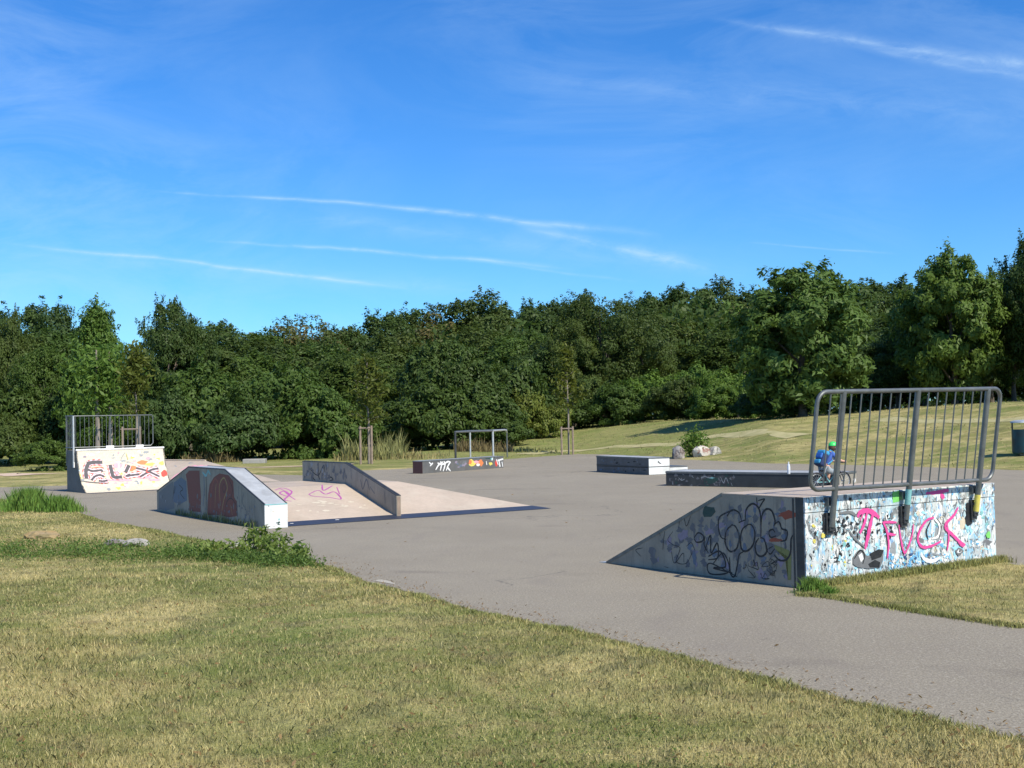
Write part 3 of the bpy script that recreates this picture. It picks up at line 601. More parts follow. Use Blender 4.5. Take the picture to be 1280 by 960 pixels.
sf = Surf(mb, mats, planefn(B_(0, -.008, 0), -fv), 190, 565, 7.11)
sf.stroke([(1100, 632), (1135, 622), (1118, 640), (1138, 645)], .02, 'darkgreen'); sf.blob(1035, 480, 8, 6, 'grey'); sf.blob(1080, 530, 12, 4, 'cream'); sf.stroke([(1020, 500), (1022, 640)], .01, 'cream'); sf.blob(1130, 600, 6, 10, 'teal')
build('end_plate', mb, mats, lg, bevel=.003)
mb = MB(); mb.box(B_(0, -.012, h0-.016), fu*lw, fv*.03, K*.014); build('end_cap', mb, M['p_teal'], lg)
# right ledge: a thin wall following bank and table
ro, rx_, ra, rb = .3654, 2.6341, 2.1176, 4.2051; th = .085
R2 = lambda v, z, u=0: B_(rx_+u, ro+v, z)
profr = [(0, 0), (0, h0), (ra, h1), (rb, h1), (rb, .5), (ra, .5)]
mb = MB(); mats = [M['panel']]; mb.prism([R2(v, z-(.01 if z > .6 or v == 0 and z > 0 else 0)) for v, z in profr], fu*th)
sf = Surf(mb, mats, planefn(R2(0, 0), -fu), 320, 540, 3.368)
for pts, w, c in [([(235, 150), (240, 190), (250, 205)], .03, 'black'), ([(262, 130), (262, 175), (268, 200)], .04, 'black'), ([(230, 160), (262, 182), (285, 140), (290, 185)], .025, 'black'), ([(300, 195), (315, 190), (325, 200), (310, 205)], .025, 'black'), ([(440, 200), (450, 240), (465, 200), (478, 245)], .03, 'faint'),
        ([(330, 150), (335, 190)], .04, 'mid'), ([(480, 230), (500, 260)], .03, 'mid'), ([(540, 250), (545, 300)], .03, 'mid'), ([(400, 150), (402, 200)], .03, 'mid')]: sf.stroke(pts, w, c)
for k in range(40): x = random.uniform(205, 380); sf.blob(x, random.uniform(135, 195), random.uniform(2, 5), random.uniform(4, 14), random.choice(['mid', 'grey', 'mid', 'faint']), jag=.5)
thin = build('ledge', mb, mats, fb); thin['label'] = 'narrow grey ledge down the middle of the bank'
mb = MB(); mb.tube([R2(v, z-.004, th/2) for v, z in profr[1:4]], .014, 6); mb.prism([R2(0, h0-.012, -.004), R2(ra, h1-.012, -.004), R2(rb, h1-.012, -.004), R2(rb, h1, -.004), R2(ra, h1, -.004), R2(0, h0, -.004)], fu*(th+.008)); build('steel_edge', mb, M['dark_steel'], thin)
mb = MB(); mb.box(R2(-.006, .005, .01), fu*(th-.02), fv*.008, K*(h0-.03)); build('end_plate', mb, M['wood'], thin)

# ------------------------------------------------------------------ hip bank behind the funbox
hu, hv = ax(-.6377); HF = np.array([-6.92, 37.16, 0]); H_ = lambda u, v, z: HF+hu*u+hv*v+K*z
hb = empty('hip_bank', HF, -.6377, label='low beige hip bank behind the red flame ledge', cat='skate ramp'); hz = .53
mb = MB(); mats = [M['ramp_top']]
a, b, c, d, e, f_, g, h = H_(0, 0, 0), H_(-5.5, 1.7, hz), H_(-8.3, 1.7, hz), H_(-9.6, 0, 0), H_(0, 7, 0), H_(-5.5, 4.2, hz), H_(-8.3, 4.2, hz), H_(-9.6, 7, 0)
b_0, c_0 = H_(-5.5, 1.7, 0), H_(-8.3, 1.7, 0); mb.quad(a, b, c, d); mb.quad(a, b_0, b); mb.quad(b_0, c_0, c, b); mb.quad(d, c, c_0)
n_ = np.cross(-hu, hv*1.7+K*hz); n_ = n_/np.linalg.norm(n_); n_ = n_ if n_[2] > 0 else -n_
sf = Surf(mb, mats, planefn(a, n_), 190, 565, 7.11)
for pts in [[(250, 165), (290, 145), (330, 125), (300, 150)], [(340, 130), (380, 118), (400, 135), (430, 118), (470, 130), (520, 125)], [(360, 120), (440, 128), (500, 118)], [(170, 245), (220, 200), (260, 180)]]: sf.stroke(pts, .09, 'rose')
for pts in [[(350, 88), (330, 100), (370, 96)], [(200, 120), (220, 130)]]: sf.stroke(pts, .05, 'grey')
build('bank_surface', mb, mats, hb)
mb = MB(); mb.tube([b+K*.01, c+K*.01], .03, 8); build('coping', mb, M['ramp_top'], hb)

# ------------------------------------------------------------------ ledges (grind boxes)
def grind_box(name, C, yaw, L, Wd, H, body, endm, label, decor=None, plate=True):
    """L along v axis (yaw+90), W along u axis"""
    u, v = ax(yaw); r = empty(name, C, yaw, label=label, cat='skate ledge')
    P = lambda a_, b_, z: np.array(C)+u*a_+v*b_+K*z
    mb = MB(); mats = [body]
    mb.box(P(.006, .006, 0), u*(Wd-.012), v*(L-.012), K*(H-.02))
    if decor: decor(mb, mats, P, u, v)
    build('body', mb, mats, r)
    mb = MB(); mb.box(P(.002, -.004, .01), u*(Wd-.004), v*.01, K*(H-.035)); build('end_panel', mb, endm, r)
    mb = MB(); mb.box(P(.02, .02, H-.02), u*(Wd-.04), v*(L-.04), K*.018); build('top', mb, M['ledge_top'] if plate is True else plate, r)
    for (o_, a_, b_) in ((P(-.004, -.004, H-.045), u*.03, v*(L+.008)), (P(Wd-.026, -.004, H-.045), u*.03, v*(L+.008)), (P(.026, -.006, H-.04), u*(Wd-.052), v*.03), (P(.026, L-.024, H-.04), u*(Wd-.052), v*.03)):
        mb = MB(); mb.box(o_, a_, b_, K*.045); build('steel_edge', mb, M['steel'], r, bevel=.003)
    return r, P, u, v
def dec_a(mb, mats, P, u, v):
    sf = Surf(mb, mats, planefn(P(.006, 0, 0), -u), 720, 530, 6.4)
    sf.stroke([(165, 335), (400, 342), (575, 350)], .02, 'black', sm=False, taper=False)
    for k in range(50): sf.blob(random.uniform(190, 560), random.choice([random.uniform(285, 325), random.uniform(352, 380)]), random.uniform(3, 12), random.uniform(2, 9), random.choice(['faint', 'mid', 'slateblue', 'black', 'faint']), jag=.5)
    for x in (320, 410, 430, 520): sf.stroke([(x, 345), (x-6, 390)], .03, 'mid', sm=False)
AC = np.array([3.961, 36.567, 0]); aL, aw, ah = 3.1438, .7155, .5078
gb, P, u, v = grind_box('manual_pad', AC, .442, aL, aw, ah, M['panel_slate'], M['white'], 'two level ledge with slate side and white end near the boulders', dec_a)
mb = MB(); sf = Surf(mb, [M['p_black']], planefn(P(0, -.004, 0), -v), 720, 530, 6.4); sf.stroke([(655, 298), (662, 305), (668, 312), (682, 316)], .03, 'black'); sf.stroke([(655, 312), (660, 296)], .02, 'black'); build('scribble', mb, sf.mats, gb)
mb = MB(); mb.box(P(aw+.004, .0, 0), u*.62, v*(aL-.4), K*.215); st = build('lower_step', mb, M['panel_slate'], gb)
mb = MB(); mb.box(P(aw+.0, -.008, .003), u*.626, v*.008, K*.19); build('end_panel', mb, M['white'], st)
mb = MB(); mb.box(P(aw+.004, -.004, .215), u*.62, v*(aL-.4), K*.012); build('top', mb, M['steel'], st)
mb = MB(); mb.box(P(-.006, -.006, .225), u*(aw+.008), v*.008, K*.022); mb.box(P(-.006, -.006, .225), u*.008, v*aL, K*.02); build('joint_strip', mb, M['dark_steel'], gb)
# long dark slab (long side faces the viewer)
SC = np.array([3.7516, 30.8551, 0]); su, sv = ax(-.6377); sL, sw_, sh = 4.4687, 1.0629, .36
sb = empty('long_ledge', SC, -.6377, label='long low black ledge with faded green graffiti and a bottle on it', cat='skate ledge')
P = lambda a_, b_, z: SC+su*a_+sv*b_+K*z
mb = MB(); mats = [M['panel_dark']]; mb.box(P(.006, .006, 0), su*(sL-.012), sv*(sw_-.012), K*(sh-.02))
sf = Surf(mb, mats, planefn(P(0, .006, 0), -sv), 720, 530, 6.4)
for k in range(70): sf.blob(random.uniform(730, 1270), random.uniform(400, 500), random.uniform(3, 14), random.uniform(3, 14), random.choice(['faint', 'darkgreen', 'charcoal', 'faint', 'mid']), jag=.5)
sf.blob(1085, 450, 45, 28, 'darkgreen'); sf.blob(1085, 430, 22, 9, 'teal', jag=.6)
for pts in [[(770, 460), (772, 485)], [(850, 400), (865, 408)], [(925, 415), (940, 430)], [(1000, 430), (1030, 420), (1060, 430), (1085, 425)], [(1160, 430), (1180, 470), (1200, 430), (1220, 475)], [(1240, 470), (1250, 495)], [(820, 430), (845, 450), (870, 440)]]: sf.stroke(pts, .018, 'grey')
build('body', mb, mats, sb)
mb = MB(); mb.box(P(.02, .02, sh-.02), su*(sL-.04), sv*(sw_-.04), K*.018); build('top', mb, M['ledge_top'], sb)
for (o_, a_, b_) in ((P(-.004, -.004, sh-.05), su*(sL+.008), sv*.035), (P(-.004, sw_-.03, sh-.05), su*(sL+.008), sv*.034), (P(-.006, .035, sh-.045), su*.03, sv*(sw_-.07)), (P(sL-.024, .035, sh-.045), su*.03, sv*(sw_-.07))):
    mb = MB(); mb.box(o_, a_, b_, K*.05); build('steel_edge', mb, M['slate_edge'] if 'slate_edge' in M else M['steel'], sb, bevel=.003)
mb = MB(); mats = [M['panel']]; mb.box(P(sL-.004, .01, .01), su*.01, sv*(sw_-.02), K*(sh-.065)); sf = Surf(mb, mats, planefn(P(sL+.006, 0, 0), su), 1000, 540, 12)
sf.blob(815, 730, 22, 36, 'white'); sf.stroke([(640, 690), (660, 760), (620, 770)], .02, 'black'); build('end_panel', mb, mats, sb)
# painted ledge at the back, lit front
CC = np.array([-2.9723, 40.6351, 0]); cu_, cv_ = ax(.933); cL, cw, ch = 4.3913, .42, .4211
cb = empty('painted_ledge', CC, .933, label='low slate ledge with white, red and yellow graffiti before the hoop barrier', cat='skate ledge')
P = lambda a_, b_, z: CC+cu_*a_+cv_*b_+K*z
mb = MB(); mats = [M['panel_slate']]; mb.box(P(.006, 0, 0), cu_*(cL-.012), cv_*(cw-.006), K*(ch-.02))
sf = Surf(mb, mats, planefn(P(0, 0, 0), -cv_), 500, 510, 6.4)
sf.blob(600, 435, 58, 22, 'rust', jag=.5); sf.blob(575, 440, 30, 26, 'yellow', jag=.3); sf.blob(560, 430, 12, 20, 'orange'); sf.blob(640, 440, 26, 26, 'orange', jag=.4); sf.blob(610, 430, 24, 10, 'rose'); sf.blob(625, 455, 14, 10, 'white'); sf.blob(720, 400, 40, 12, 'darkgreen'); sf.blob(735, 405, 10, 14, 'teal'); sf.blob(725, 445, 14, 12, 'yellow'); sf.blob(770, 440, 10, 24, 'red')
for pts, w in [([(285, 495), (310, 455), (345, 430)], .06), ([(300, 440), (340, 450), (380, 430), (400, 430)], .06), ([(325, 425), (330, 460), (322, 500)], .06), ([(370, 500), (385, 460), (405, 430)], .06), ([(345, 505), (360, 455), (352, 425)], .06), ([(395, 500), (378, 470), (405, 505)], .05), ([(232, 432), (250, 450), (262, 440), (240, 465)], .05), ([(690, 425), (694, 455)], .06), ([(790, 415), (800, 470)], .09), ([(780, 420), (825, 408)], .08), ([(815, 430), (822, 470)], .06), ([(745, 390), (735, 420)], .07), ([(770, 410), (785, 455)], .06)]: sf.stroke(pts, w, 'white')
for k in range(16): sf.blob(random.uniform(440, 530), random.uniform(420, 490), random.uniform(4, 12), random.uniform(5, 12), random.choice(['slateblue', 'mid', 'lilac']), jag=.5)
build('body', mb, mats, cb)
mb = MB(); mb.box(P(-.004, .003, .005), cu_*.01, cv_*(cw-.01), K*(ch-.03)); M['dark_red'] = paint('dark_red_paint', (.075, .030, .028)); o = build('end_panel', mb, M['dark_red'], cb); o['label'] = 'dark red end panel'
mb = MB(); mb.box(P(.02, .02, ch-.02), cu_*(cL-.04), cv_*(cw-.04), K*.016); build('top', mb, M['ledge_top'], cb)
for o_, a_ in ((P(-.006, -.006, ch-.04), .03), (P(-.006, cw-.024, ch-.04), .03)): mb = MB(); mb.box(o_, cu_*(cL+.01), cv_*a_, K*.04); build('steel_edge', mb, M['steel'], cb)

# ------------------------------------------------------------------ QUARTERPIPE
QC = np.array([-11.1837, 32.7095, 0]); qu, qv = ax(.6397); qa, qd, qh, qL = .9037, 1.6993, 1.1259, 2.4164
qp = empty('quarter_pipe', QC, .6397, label='quarter pipe with colourful graffiti curve and a tall barred railing', cat='skate ramp')
Q_ = lambda u, v, z: QC+qu*u+qv*v+K*z
def curve(t_):     # t 0 at the foot, 1 at the coping
    a_ = t_*R(63); r_ = qh/(1-math.cos(R(63))); return r_*math.sin(a_)*qa/(r_*math.sin(R(63))), r_*(1-math.cos(a_))
pr = [curve(k/16) for k in range(17)]
mb = MB()
for (a, b) in zip(pr[:-1], pr[1:]): mb.quad(Q_(0, a[0], a[1]), Q_(qL, a[0], a[1]), Q_(qL, b[0], b[1]), Q_(0, b[0], b[1]))
mb.quad(Q_(0, qa, qh), Q_(qL, qa, qh), Q_(qL, qd, qh), Q_(0, qd, qh))
mats = [M['p_cream']]
PC = [(95, 561), (205, 560), (218, 612), (112.5, 617)]
def qfn(x, y):
    # inverse bilinear by Newton, photo quad -> (a, b)
    a, b = .5, .5
    for _ in range(12):
        p = [(1-a)*(1-b)*PC[0][i]+a*(1-b)*PC[1][i]+a*b*PC[2][i]+(1-a)*b*PC[3][i] for i in (0, 1)]
        da = [(1-b)*(PC[1][i]-PC[0][i])+b*(PC[2][i]-PC[3][i]) for i in (0, 1)]; db = [(1-a)*(PC[3][i]-PC[0][i])+a*(PC[2][i]-PC[1][i]) for i in (0, 1)]
        D = da[0]*db[1]-da[1]*db[0]; ex, ey = x-p[0], y-p[1]; a += (ex*db[1]-ey*db[0])/D; b += (da[0]*ey-da[1]*ex)/D
    a = min(max(a, .003), .997); b = min(max(b, .004), .99); zt = qh*(1-b); lo, hi = 0., 1.
    for _ in range(24):
        m_ = (lo+hi)/2
        if curve(m_)[1] < zt: lo = m_
        else: hi = m_
    v0_, z0_ = curve(lo); v1_, z1_ = curve(min(lo+.01, 1.001)); d = qv*(v1_-v0_)+K*(z1_-z0_); n = np.cross(qu, d); n /= np.linalg.norm(n)
    if n@qv > 0: n = -n
    return Q_(a*qL, v0_, z0_), n
class CSurf(Surf):
    pass
sf = CSurf(mb, mats, qfn, 70, 505, 8); sf.st = 1e-5; sf.h = .003
for k in range(150): sf.blob(random.uniform(220, 1080), random.uniform(475, 860), random.uniform(6, 26), random.uniform(4, 14), random.choice(['cream', 'white', 'cream', 'cream', 'rose', 'yellow', 'grey', 'white', 'cream']), jag=.5)
for x, y, rx, ry, c in [(260, 665, 16, 16, 'blue'), (275, 720, 26, 26, 'yellow'), (300, 520, 20, 10, 'lilac'), (880, 590, 55, 22, 'orange'), (760, 650, 60, 30, 'orange'), (640, 620, 50, 26, 'rose'), (1110, 705, 34, 34, 'red'), (1080, 600, 26, 22, 'yellow'), (960, 610, 50, 16, 'yellow'), (620, 700, 40, 30, 'rose'), (700, 770, 110, 16, 'rose'), (900, 740, 90, 18, 'rose'), (450, 640, 60, 12, 'orange'), (1010, 770, 60, 12, 'rose'), (360, 500, 30, 12, 'white')]: sf.blob(x, y, rx, ry, c, jag=.3)
GL = [[(345, 595), (335, 660), (350, 748)], [(335, 592), (400, 580), (480, 582)], [(350, 655), (400, 672), (480, 665), (492, 680)], [(402, 765), (430, 728), (478, 715), (520, 735)], [(470, 775), (510, 780), (552, 772)],
      [(560, 610), (585, 680), (612, 738), (690, 738)], [(748, 618), (722, 690)], [(770, 712), (730, 730), (780, 722), (860, 712)], [(822, 648), (900, 668), (960, 690), (1060, 738)], [(1048, 655), (980, 668), (930, 700), (868, 738)]]
sf.h = .009
for g in GL: sf.stroke(g, .17, 'red', taper=False)
sf.h = .013
for g in GL: sf.stroke(g, .14, 'pinkwhite', taper=False)
sf.h = .018
for i, g in enumerate(GL): sf.stroke(g, .10 if i in (0, 1, 5, 6) else .06, 'charcoal', taper=False)
sf.h = .022
sf.stroke([(640, 600), (660, 690), (700, 600)], .05, 'white'); sf.stroke([(275, 770), (420, 792), (560, 800)], .02, 'charcoal'); sf.stroke([(940, 640), (930, 690), (960, 700)], .03, 'red'); sf.stroke([(690, 480), (665, 530), (660, 570)], .02, 'grey'); sf.stroke([(700, 490), (730, 560)], .02, 'yellow')
build('riding_surface', mb, mats, qp)
for u_ in (0, qL):
    mb = MB(); e = .03 if u_ == 0 else -.03
    mb.prism([Q_(u_-(.004 if u_ == 0 else -.004), a, b) for a, b in pr]+[Q_(u_-(.004 if u_ == 0 else -.004), qd, qh), Q_(u_-(.004 if u_ == 0 else -.004), qd, 0)], qu*e, caps=0); build('side_panel', mb, M['panel_slate'], qp)
mb = MB(); mb.box(Q_(0, qd-.02, 0), qu*qL, qv*.03, K*(qh-.004)); build('back_panel', mb, M['panel_dark'], qp)
mb = MB(); mb.tube([Q_(-.01, qa, qh), Q_(qL+.01, qa, qh)], .028, 10); build('coping', mb, M['p_white'], qp, sm=True)
mb = MB(); mb.box(Q_(0, -.18, .002), qu*qL, qv*.2, K*.010); build('toe_plate', mb, M['strip'], qp)
rz0, rz1 = qh+.06, 2.05
mb = MB(); mb.tube([Q_(.0, qd, rz1), Q_(qL-.03, qd, rz1), Q_(qL, qd, rz1-.03), Q_(qL, qd, rz0+.07), Q_(qL-.07, qd, rz0), Q_(.02, qd, rz0)], .014, 8)
rr = build('railing', mb, M['steel'], qp, sm=True)
for k, x in enumerate(np.linspace(.12, qL-.12, 19)):
    mb = MB(); mb.tube([Q_(x, qd, rz0), Q_(x, qd, rz1)], .0065, 6); build('bar', mb, M['steel'], rr)
for x in (.0, 1.2, 2.02): mb = MB(); mb.tube([Q_(x, qd+.03, .7), Q_(x, qd+.03, rz1)], .020, 8); build('post', mb, M['steel'], rr, sm=True)
mb = MB(); mb.tube([Q_(-.03, qa+.12, .72), Q_(-.03, qa+.12, rz1), ], .026, 8); build('post', mb, M['steel_light'], rr, sm=True)
mb = MB(); mb.tube([Q_(-.03, qa+.12, rz1), Q_(-.03, qd, rz1)], .014, 8); mb.tube([Q_(-.03, qa+.12, rz0), Q_(-.03, qd, rz0)], .014, 8)
for k in range(5): mb.tube([Q_(-.03, qa+.24+k*.12, rz0), Q_(-.03, qa+.24+k*.12, rz1)], .0065, 6)
build('side_guard', mb, M['steel'], rr)
mb = MB(); mb.box(Q_(-.045, qa+.08, .66), qu*.03, qv*.08, K*.14); build('bracket', mb, M['p_white'], rr)
for x in (1.14, 2.0-.02): mb = MB(); mb.box(Q_(x-.08, qd-.05, qh), qu*.22, qv*.03, K*.09); build('bracket', mb, M['p_white'], rr)

# ------------------------------------------------------------------ hoop barrier on the lawn behind
def ground_at(px, d): x = (px-640)/F*d; return np.array([x, d, float(tz(x, d))])
def zpix(px, py, d):   # height of the point seen at pixel (px,py) at depth d
    r_ = ray(px, py); return CH+r_[2]/r_[1]*d
def xpix(px, py, d): r_ = ray(px, py); return r_[0]/r_[1]*d
p0 = np.array([xpix(569.5, 570, 50.), 50., 0]); p1 = np.array([xpix(616.5, 566, 52.), 52., 0]); p2 = np.array([xpix(588, 568, 53.), 53., 0]); p3 = np.array([xpix(634, 568, 55.), 55., 0])
hoop = empty('tube_barrier', (p0+p3)/2, 0, label='four legged steel tube barrier standing on grass behind the painted ledge', cat='barrier')
zt = zpix(569, 540, 50.)
for nm, q, r_, m_ in (('leg', p0, .045, 'dark_steel'), ('leg', p1, .042, 'steel_light'), ('leg', p2, .036, 'steel_light'), ('leg', p3, .03, 'steel')):
    mb = MB(); z_ = float(tz(q[0], q[1])); mb.tube([(q[0], q[1], z_-.1), (q[0], q[1], zt-.0)], r_, 8); build(nm, mb, M[m_], hoop, sm=True)
mb = MB(); mb.tube([p0+K*zt, p1+K*zt], .04, 8); build('top_rail', mb, M['steel'], hoop, sm=True)
mb = MB(); mb.tube([p2+K*zt, p3+K*zt], .035, 8); build('top_rail', mb, M['steel'], hoop, sm=True)
mb = MB(); e_ = (p3-p1); mb.tube([p1+K*zt, p1+e_*.85+K*zt, p1+e_*.96+K*(zt-.03), p3+K*(zt-.12)], .04, 8); build('cross_rail', mb, M['steel_light'], hoop, sm=True)
mb = MB(); mb.tube([p0+K*zt, p2+K*zt], .04, 8); build('cross_rail', mb, M['steel'], hoop, sm=True)

# ------------------------------------------------------------------ BOTTLE, LITTER BIN
bp = onplane(986, 592.3, (0, 0, sh), K)
bo = empty('water_bottle', (bp[0], bp[1], sh), 0, label='small clear plastic bottle standing on the long black ledge', cat='bottle')
M['plastic'] = paint('pale_clear_plastic', (.62, .66, .70), .15, .1); M['label_paper'] = paint('bottle_label', (.75, .78, .82), .5)
mb = MB(); mb.lathe([(0, .0), (.033, 0), (.036, .02), (.034, .07), (.036, .12), (.035, .17), (.026, .21), (.013, .235), (.013, .25)], bp, 16); build('body', mb, M['plastic'], bo, sm=True)
mb = MB(); mb.lathe([(.0155, .245), (.0155, .272), (0, .272)], bp, 12); build('cap', mb, M['p_white'], bo)
mb = MB(); mb.lathe([(.0365, .08), (.0365, .15)], bp, 16); build('wrapper', mb, M['label_paper'], bo)
d_ = 38.5; bx_ = xpix(1280, 577, d_); bz = float(tz(bx_, d_))
bn = empty('litter_bin', (bx_, d_, bz), 0, label='dark teal litter bin with grey hood on the lawn at the right edge', cat='litter bin')
M['teal_bin'] = worn('dark_teal_metal', (.018, .07, .085), (.03, .045, .05), 3, .4, .3, stain=(.03, .12, .16), st_amt=.8)
bh = zpix(1270, 537, d_)-bz; th_ = zpix(1270, 526, d_)-bz
mb = MB(); mb.lathe([(0, .05), (.31, .05), (.335, .08), (.335, bh), (.30, bh), (.30, bh-.1)], (bx_, d_, bz), 28); bdy = build('body', mb, M['teal_bin'], bn, sm=True)
mb = MB(); mb.lathe([(0, th_+.03), (.22, th_+.02), (.36, th_-.02), (.375, th_-.06), (.35, th_-.06), (0, th_-.0)], (bx_, d_, bz), 28); build('hood', mb, M['steel_light'], bn, sm=True)
for a_ in (150, 30, 270): mb = MB(); mb.tube([(bx_+.31*math.cos(R(a_)), d_+.31*math.sin(R(a_)), bz+bh-.05), (bx_+.31*math.cos(R(a_)), d_+.31*math.sin(R(a_)), bz+th_-.03)], .025, 8); build('hood_support', mb, M['dark_steel'], bn)
mb = MB(); mb.tube([(bx_, d_, bz-.1), (bx_, d_, bz+.06)], .12, 10); build('foot', mb, M['concrete'], bn)

# ------------------------------------------------------------------ boulders and stones
def rock(name, c, sx_, sy_, sz_, seed, m, label, cat='boulder', group=None, yaw=0, sub=3, flat=.25):
    bm = bmesh.new(); bmesh.ops.create_icosphere(bm, subdivisions=sub, radius=1); rg = np.random.default_rng(seed); ph = rg.uniform(0, 6, 12); pl = [(Vector(rg.normal(size=3)).normalized(), rg.uniform(.62, .9)) for _ in range(9)]
    for v_ in bm.verts:
        p = v_.co.copy()
        for n, d in pl:
            k_ = p.dot(n)
            if k_ > d: p -= n*(k_-d)*.9
        p *= 1+.06*math.sin(p.x*5+ph[0])*math.sin(p.y*6+ph[1])+.04*math.sin(p.z*9+ph[2]+p.x*7)
        v_.co = Vector((p.x*sx_, p.y*sy_, max(p.z, -.8)*sz_))
    me = bpy.data.meshes.new(name); bm.to_mesh(me); bm.free(); me.materials.append(m); smooth(me, 28)
    o = bpy.data.objects.new(name, me); COL.objects.link(o); o.location = tuple(c); o.rotation_euler = (0, 0, yaw); return tag(o, label, cat, group)
def mat_rock(name, a, b, st_, hi=.6):
    m, t, p = mat(name, .9, 0, .2); v = objc(t); c = t.mix(t.ramp(t.noise(v, 2.5, 6, .65), .4, .6), a, b)
    c = t.mix(t.ramp(t.noise(v, 4, 4, .6, .8), .5, hi), c, st_); t.put(p.inputs['Base Color'], c); bump(t, p, t.noise(v, 9, 6, .7), .7, .08); return m
rk_w = mat_rock('pale_sandstone', (.58, .55, .48), (.40, .37, .31), (.25, .12, .09)); rk_g = mat_rock('grey_rock', (.36, .34, .31), (.20, .17, .15), (.10, .08, .075)); rk_o = mat_rock('ochre_rock', (.42, .29, .12), (.36, .27, .15), (.22, .18, .09)); rk_l = mat_rock('pale_limestone', (.50, .47, .41), (.35, .33, .29), (.17, .17, .13))
d_ = 49.6
for px0, px1, pt, m_, lb in ((838, 857, 556.5, rk_g, 'dark grey boulder left of the leafy shrub at the pavement edge'), (863, 888, 556.5, rk_w, 'pale boulder with reddish stains right of the leafy shrub'), (883, 904, 558, rk_l, 'yellowish pale boulder at the right end of the boulders')):
    x0_ = xpix(px0, 570, d_); x1_ = xpix(px1, 570, d_); z1_ = zpix((px0+px1)/2, pt, d_)
    rock('boulder', ((x0_+x1_)/2, d_, z1_*.36), (x1_-x0_)/2*1.0, .38, z1_*.62, int(px0), m_, lb, yaw=.2)
def stone_at(px, py, w, h, m_, lb, seed, dep=.22, name='stone'):
    p = G(px, py); z = float(tz(p[0], p[1])); rock(name, (p[0], p[1], z+h*.25), w, dep, h, seed, m_, lb, 'stone')
stone_at(54, 676, .30, .10, rk_o, 'ochre orange stone lying in the grass at the left', 3)
stone_at(143, 684, .17, .07, rk_g, 'dark grey small stone in the weeds beside the pale slab stone', 4)
stone_at(169, 685, .20, .085, rk_l, 'pale flat topped stone sunk in the weeds', 5)
stone_at(300, 687, .25, .07, rk_w, 'flat reddish stone at the pavement edge beside tall weeds', 6)

# ------------------------------------------------------------------ grass blades
def frustum(x, y, m_=1.12): return np.abs(x) < y*(640/F)*m_+.6
def blades(name, x, y, z, h, w, m, lean=.5, label='', cat='grass', kind='stuff', bend=True, parent=None):
    n = len(x); a = rng.uniform(0, 2*math.pi, n); dx, dy = np.cos(a), np.sin(a); l = rng.uniform(.1, 1, n)*lean*h; b = rng.uniform(0, 2*math.pi, n)
    ex, ey = np.cos(b), np.sin(b)
    base = np.stack([x, y, z-.004], 1); W_ = np.stack([dx*w/2, dy*w/2, np.zeros(n)], 1)
    mid = base+np.stack([ex*l*.35, ey*l*.35, h*.6], 1); tip = base+np.stack([ex*l, ey*l, h], 1)
    V_ = np.stack([base-W_, base+W_, mid+W_*.7, tip, mid-W_*.7], 1).reshape(-1, 3)
    Fi = (np.arange(n)*5)[:, None]+np.arange(5)[None]
    me = raw_mesh(name, V_, Fi, [m], {'rnd': rng.uniform(0, 1, n)})
    o = bpy.data.objects.new(name, me); COL.objects.link(o); o.parent = parent; return tag(o, label, cat, kind=kind) if parent is None else o
def leafy(name, X3, size, m, label=None, cat='weeds', kind=None, up=.4, asp=1.6, parent=None, nrm_=None, clump=None):
    n = len(X3); nn = rng.normal(size=(n, 3)) if nrm_ is None else nrm_+rng.normal(size=(n, 3))*.55
    nn[:, 2] += up; nn /= np.linalg.norm(nn, axis=1)[:, None]+1e-9
    r_ = rng.normal(size=(n, 3)); a = np.cross(nn, r_); a /= np.linalg.norm(a, axis=1)[:, None]+1e-9; b = np.cross(nn, a)
    s = size*rng.uniform(.6, 1.35, n) if np.isscalar(size) else size; s = s[:, None]
    V_ = np.stack([X3-a*s*asp*.5, X3-b*s*.32+nn*s*.08, X3+a*s*asp*.5, X3+b*s*.32+nn*s*.08], 1).reshape(-1, 3)
    me = raw_mesh(name, V_, np.arange(n*4).reshape(-1, 4), [m], {'rnd': rng.uniform(0, 1, n), 'clump': clump if clump is not None else rng.uniform(0, 1, n)})
    if name is None: return me
    o = bpy.data.objects.new(name, me); COL.objects.link(o); o.parent = parent
    return tag(o, label, cat, kind=kind) if parent is None else o
M['leaf_weed'] = mat_leaf('weed_leaves', (.095, .16, .035), (.17, .25, .06)); M['leaf_weedlight'] = mat_leaf('light_weed_leaves', (.14, .21, .05), (.24, .30, .08))
M['dead_leaf'] = mat_leaf('dead_leaves', (.20, .12, .05), (.36, .24, .11))
def lawn_points(n, ylo, yhi, pw, test):
    y = ylo+(yhi-ylo)*rng.uniform(0, 1, n)**pw; x = rng.uniform(-1, 1, n)*(y*(640/F)*1.12+.6); k = test(x, y); return x[k], y[k]
PA = [np.array(p) for p in AS]
free = lambda x, y: ~in_poly(x, y, PA)
x, y = lawn_points(560000, 5.4, 32, 1.75, free)
z = tz(x, y); dd = y/7.
patchy = .5+.5*wav(x*.9, y*.9)
blades('lawn_grass', x, y, z, (.011+.034*rng.uniform(0, 1, len(x))**1.8)*(.75+.55*patchy), .0045*np.maximum(1, dd)*rng.uniform(.7, 1.3, len(x)), M['blade'], .9, 'dry short mown grass covering the foreground', 'grass')
x, y = lawn_points(26000, 5.4, 20, 1.6, free); k = (wav(x*1.4+2, y*1.1) > .15); x, y = x[k], y[k]
leafy('clover', np.stack([x, y, tz(x, y)+rng.uniform(.004, .022, len(x))], 1), .013, M['leaf_weed'], 'small clover and plantain leaves mixed into the dry grass', 'clover', 'stuff', up=1.4, asp=1.2)
x, y = lawn_points(2600, 5.4, 20, 1.5, free)
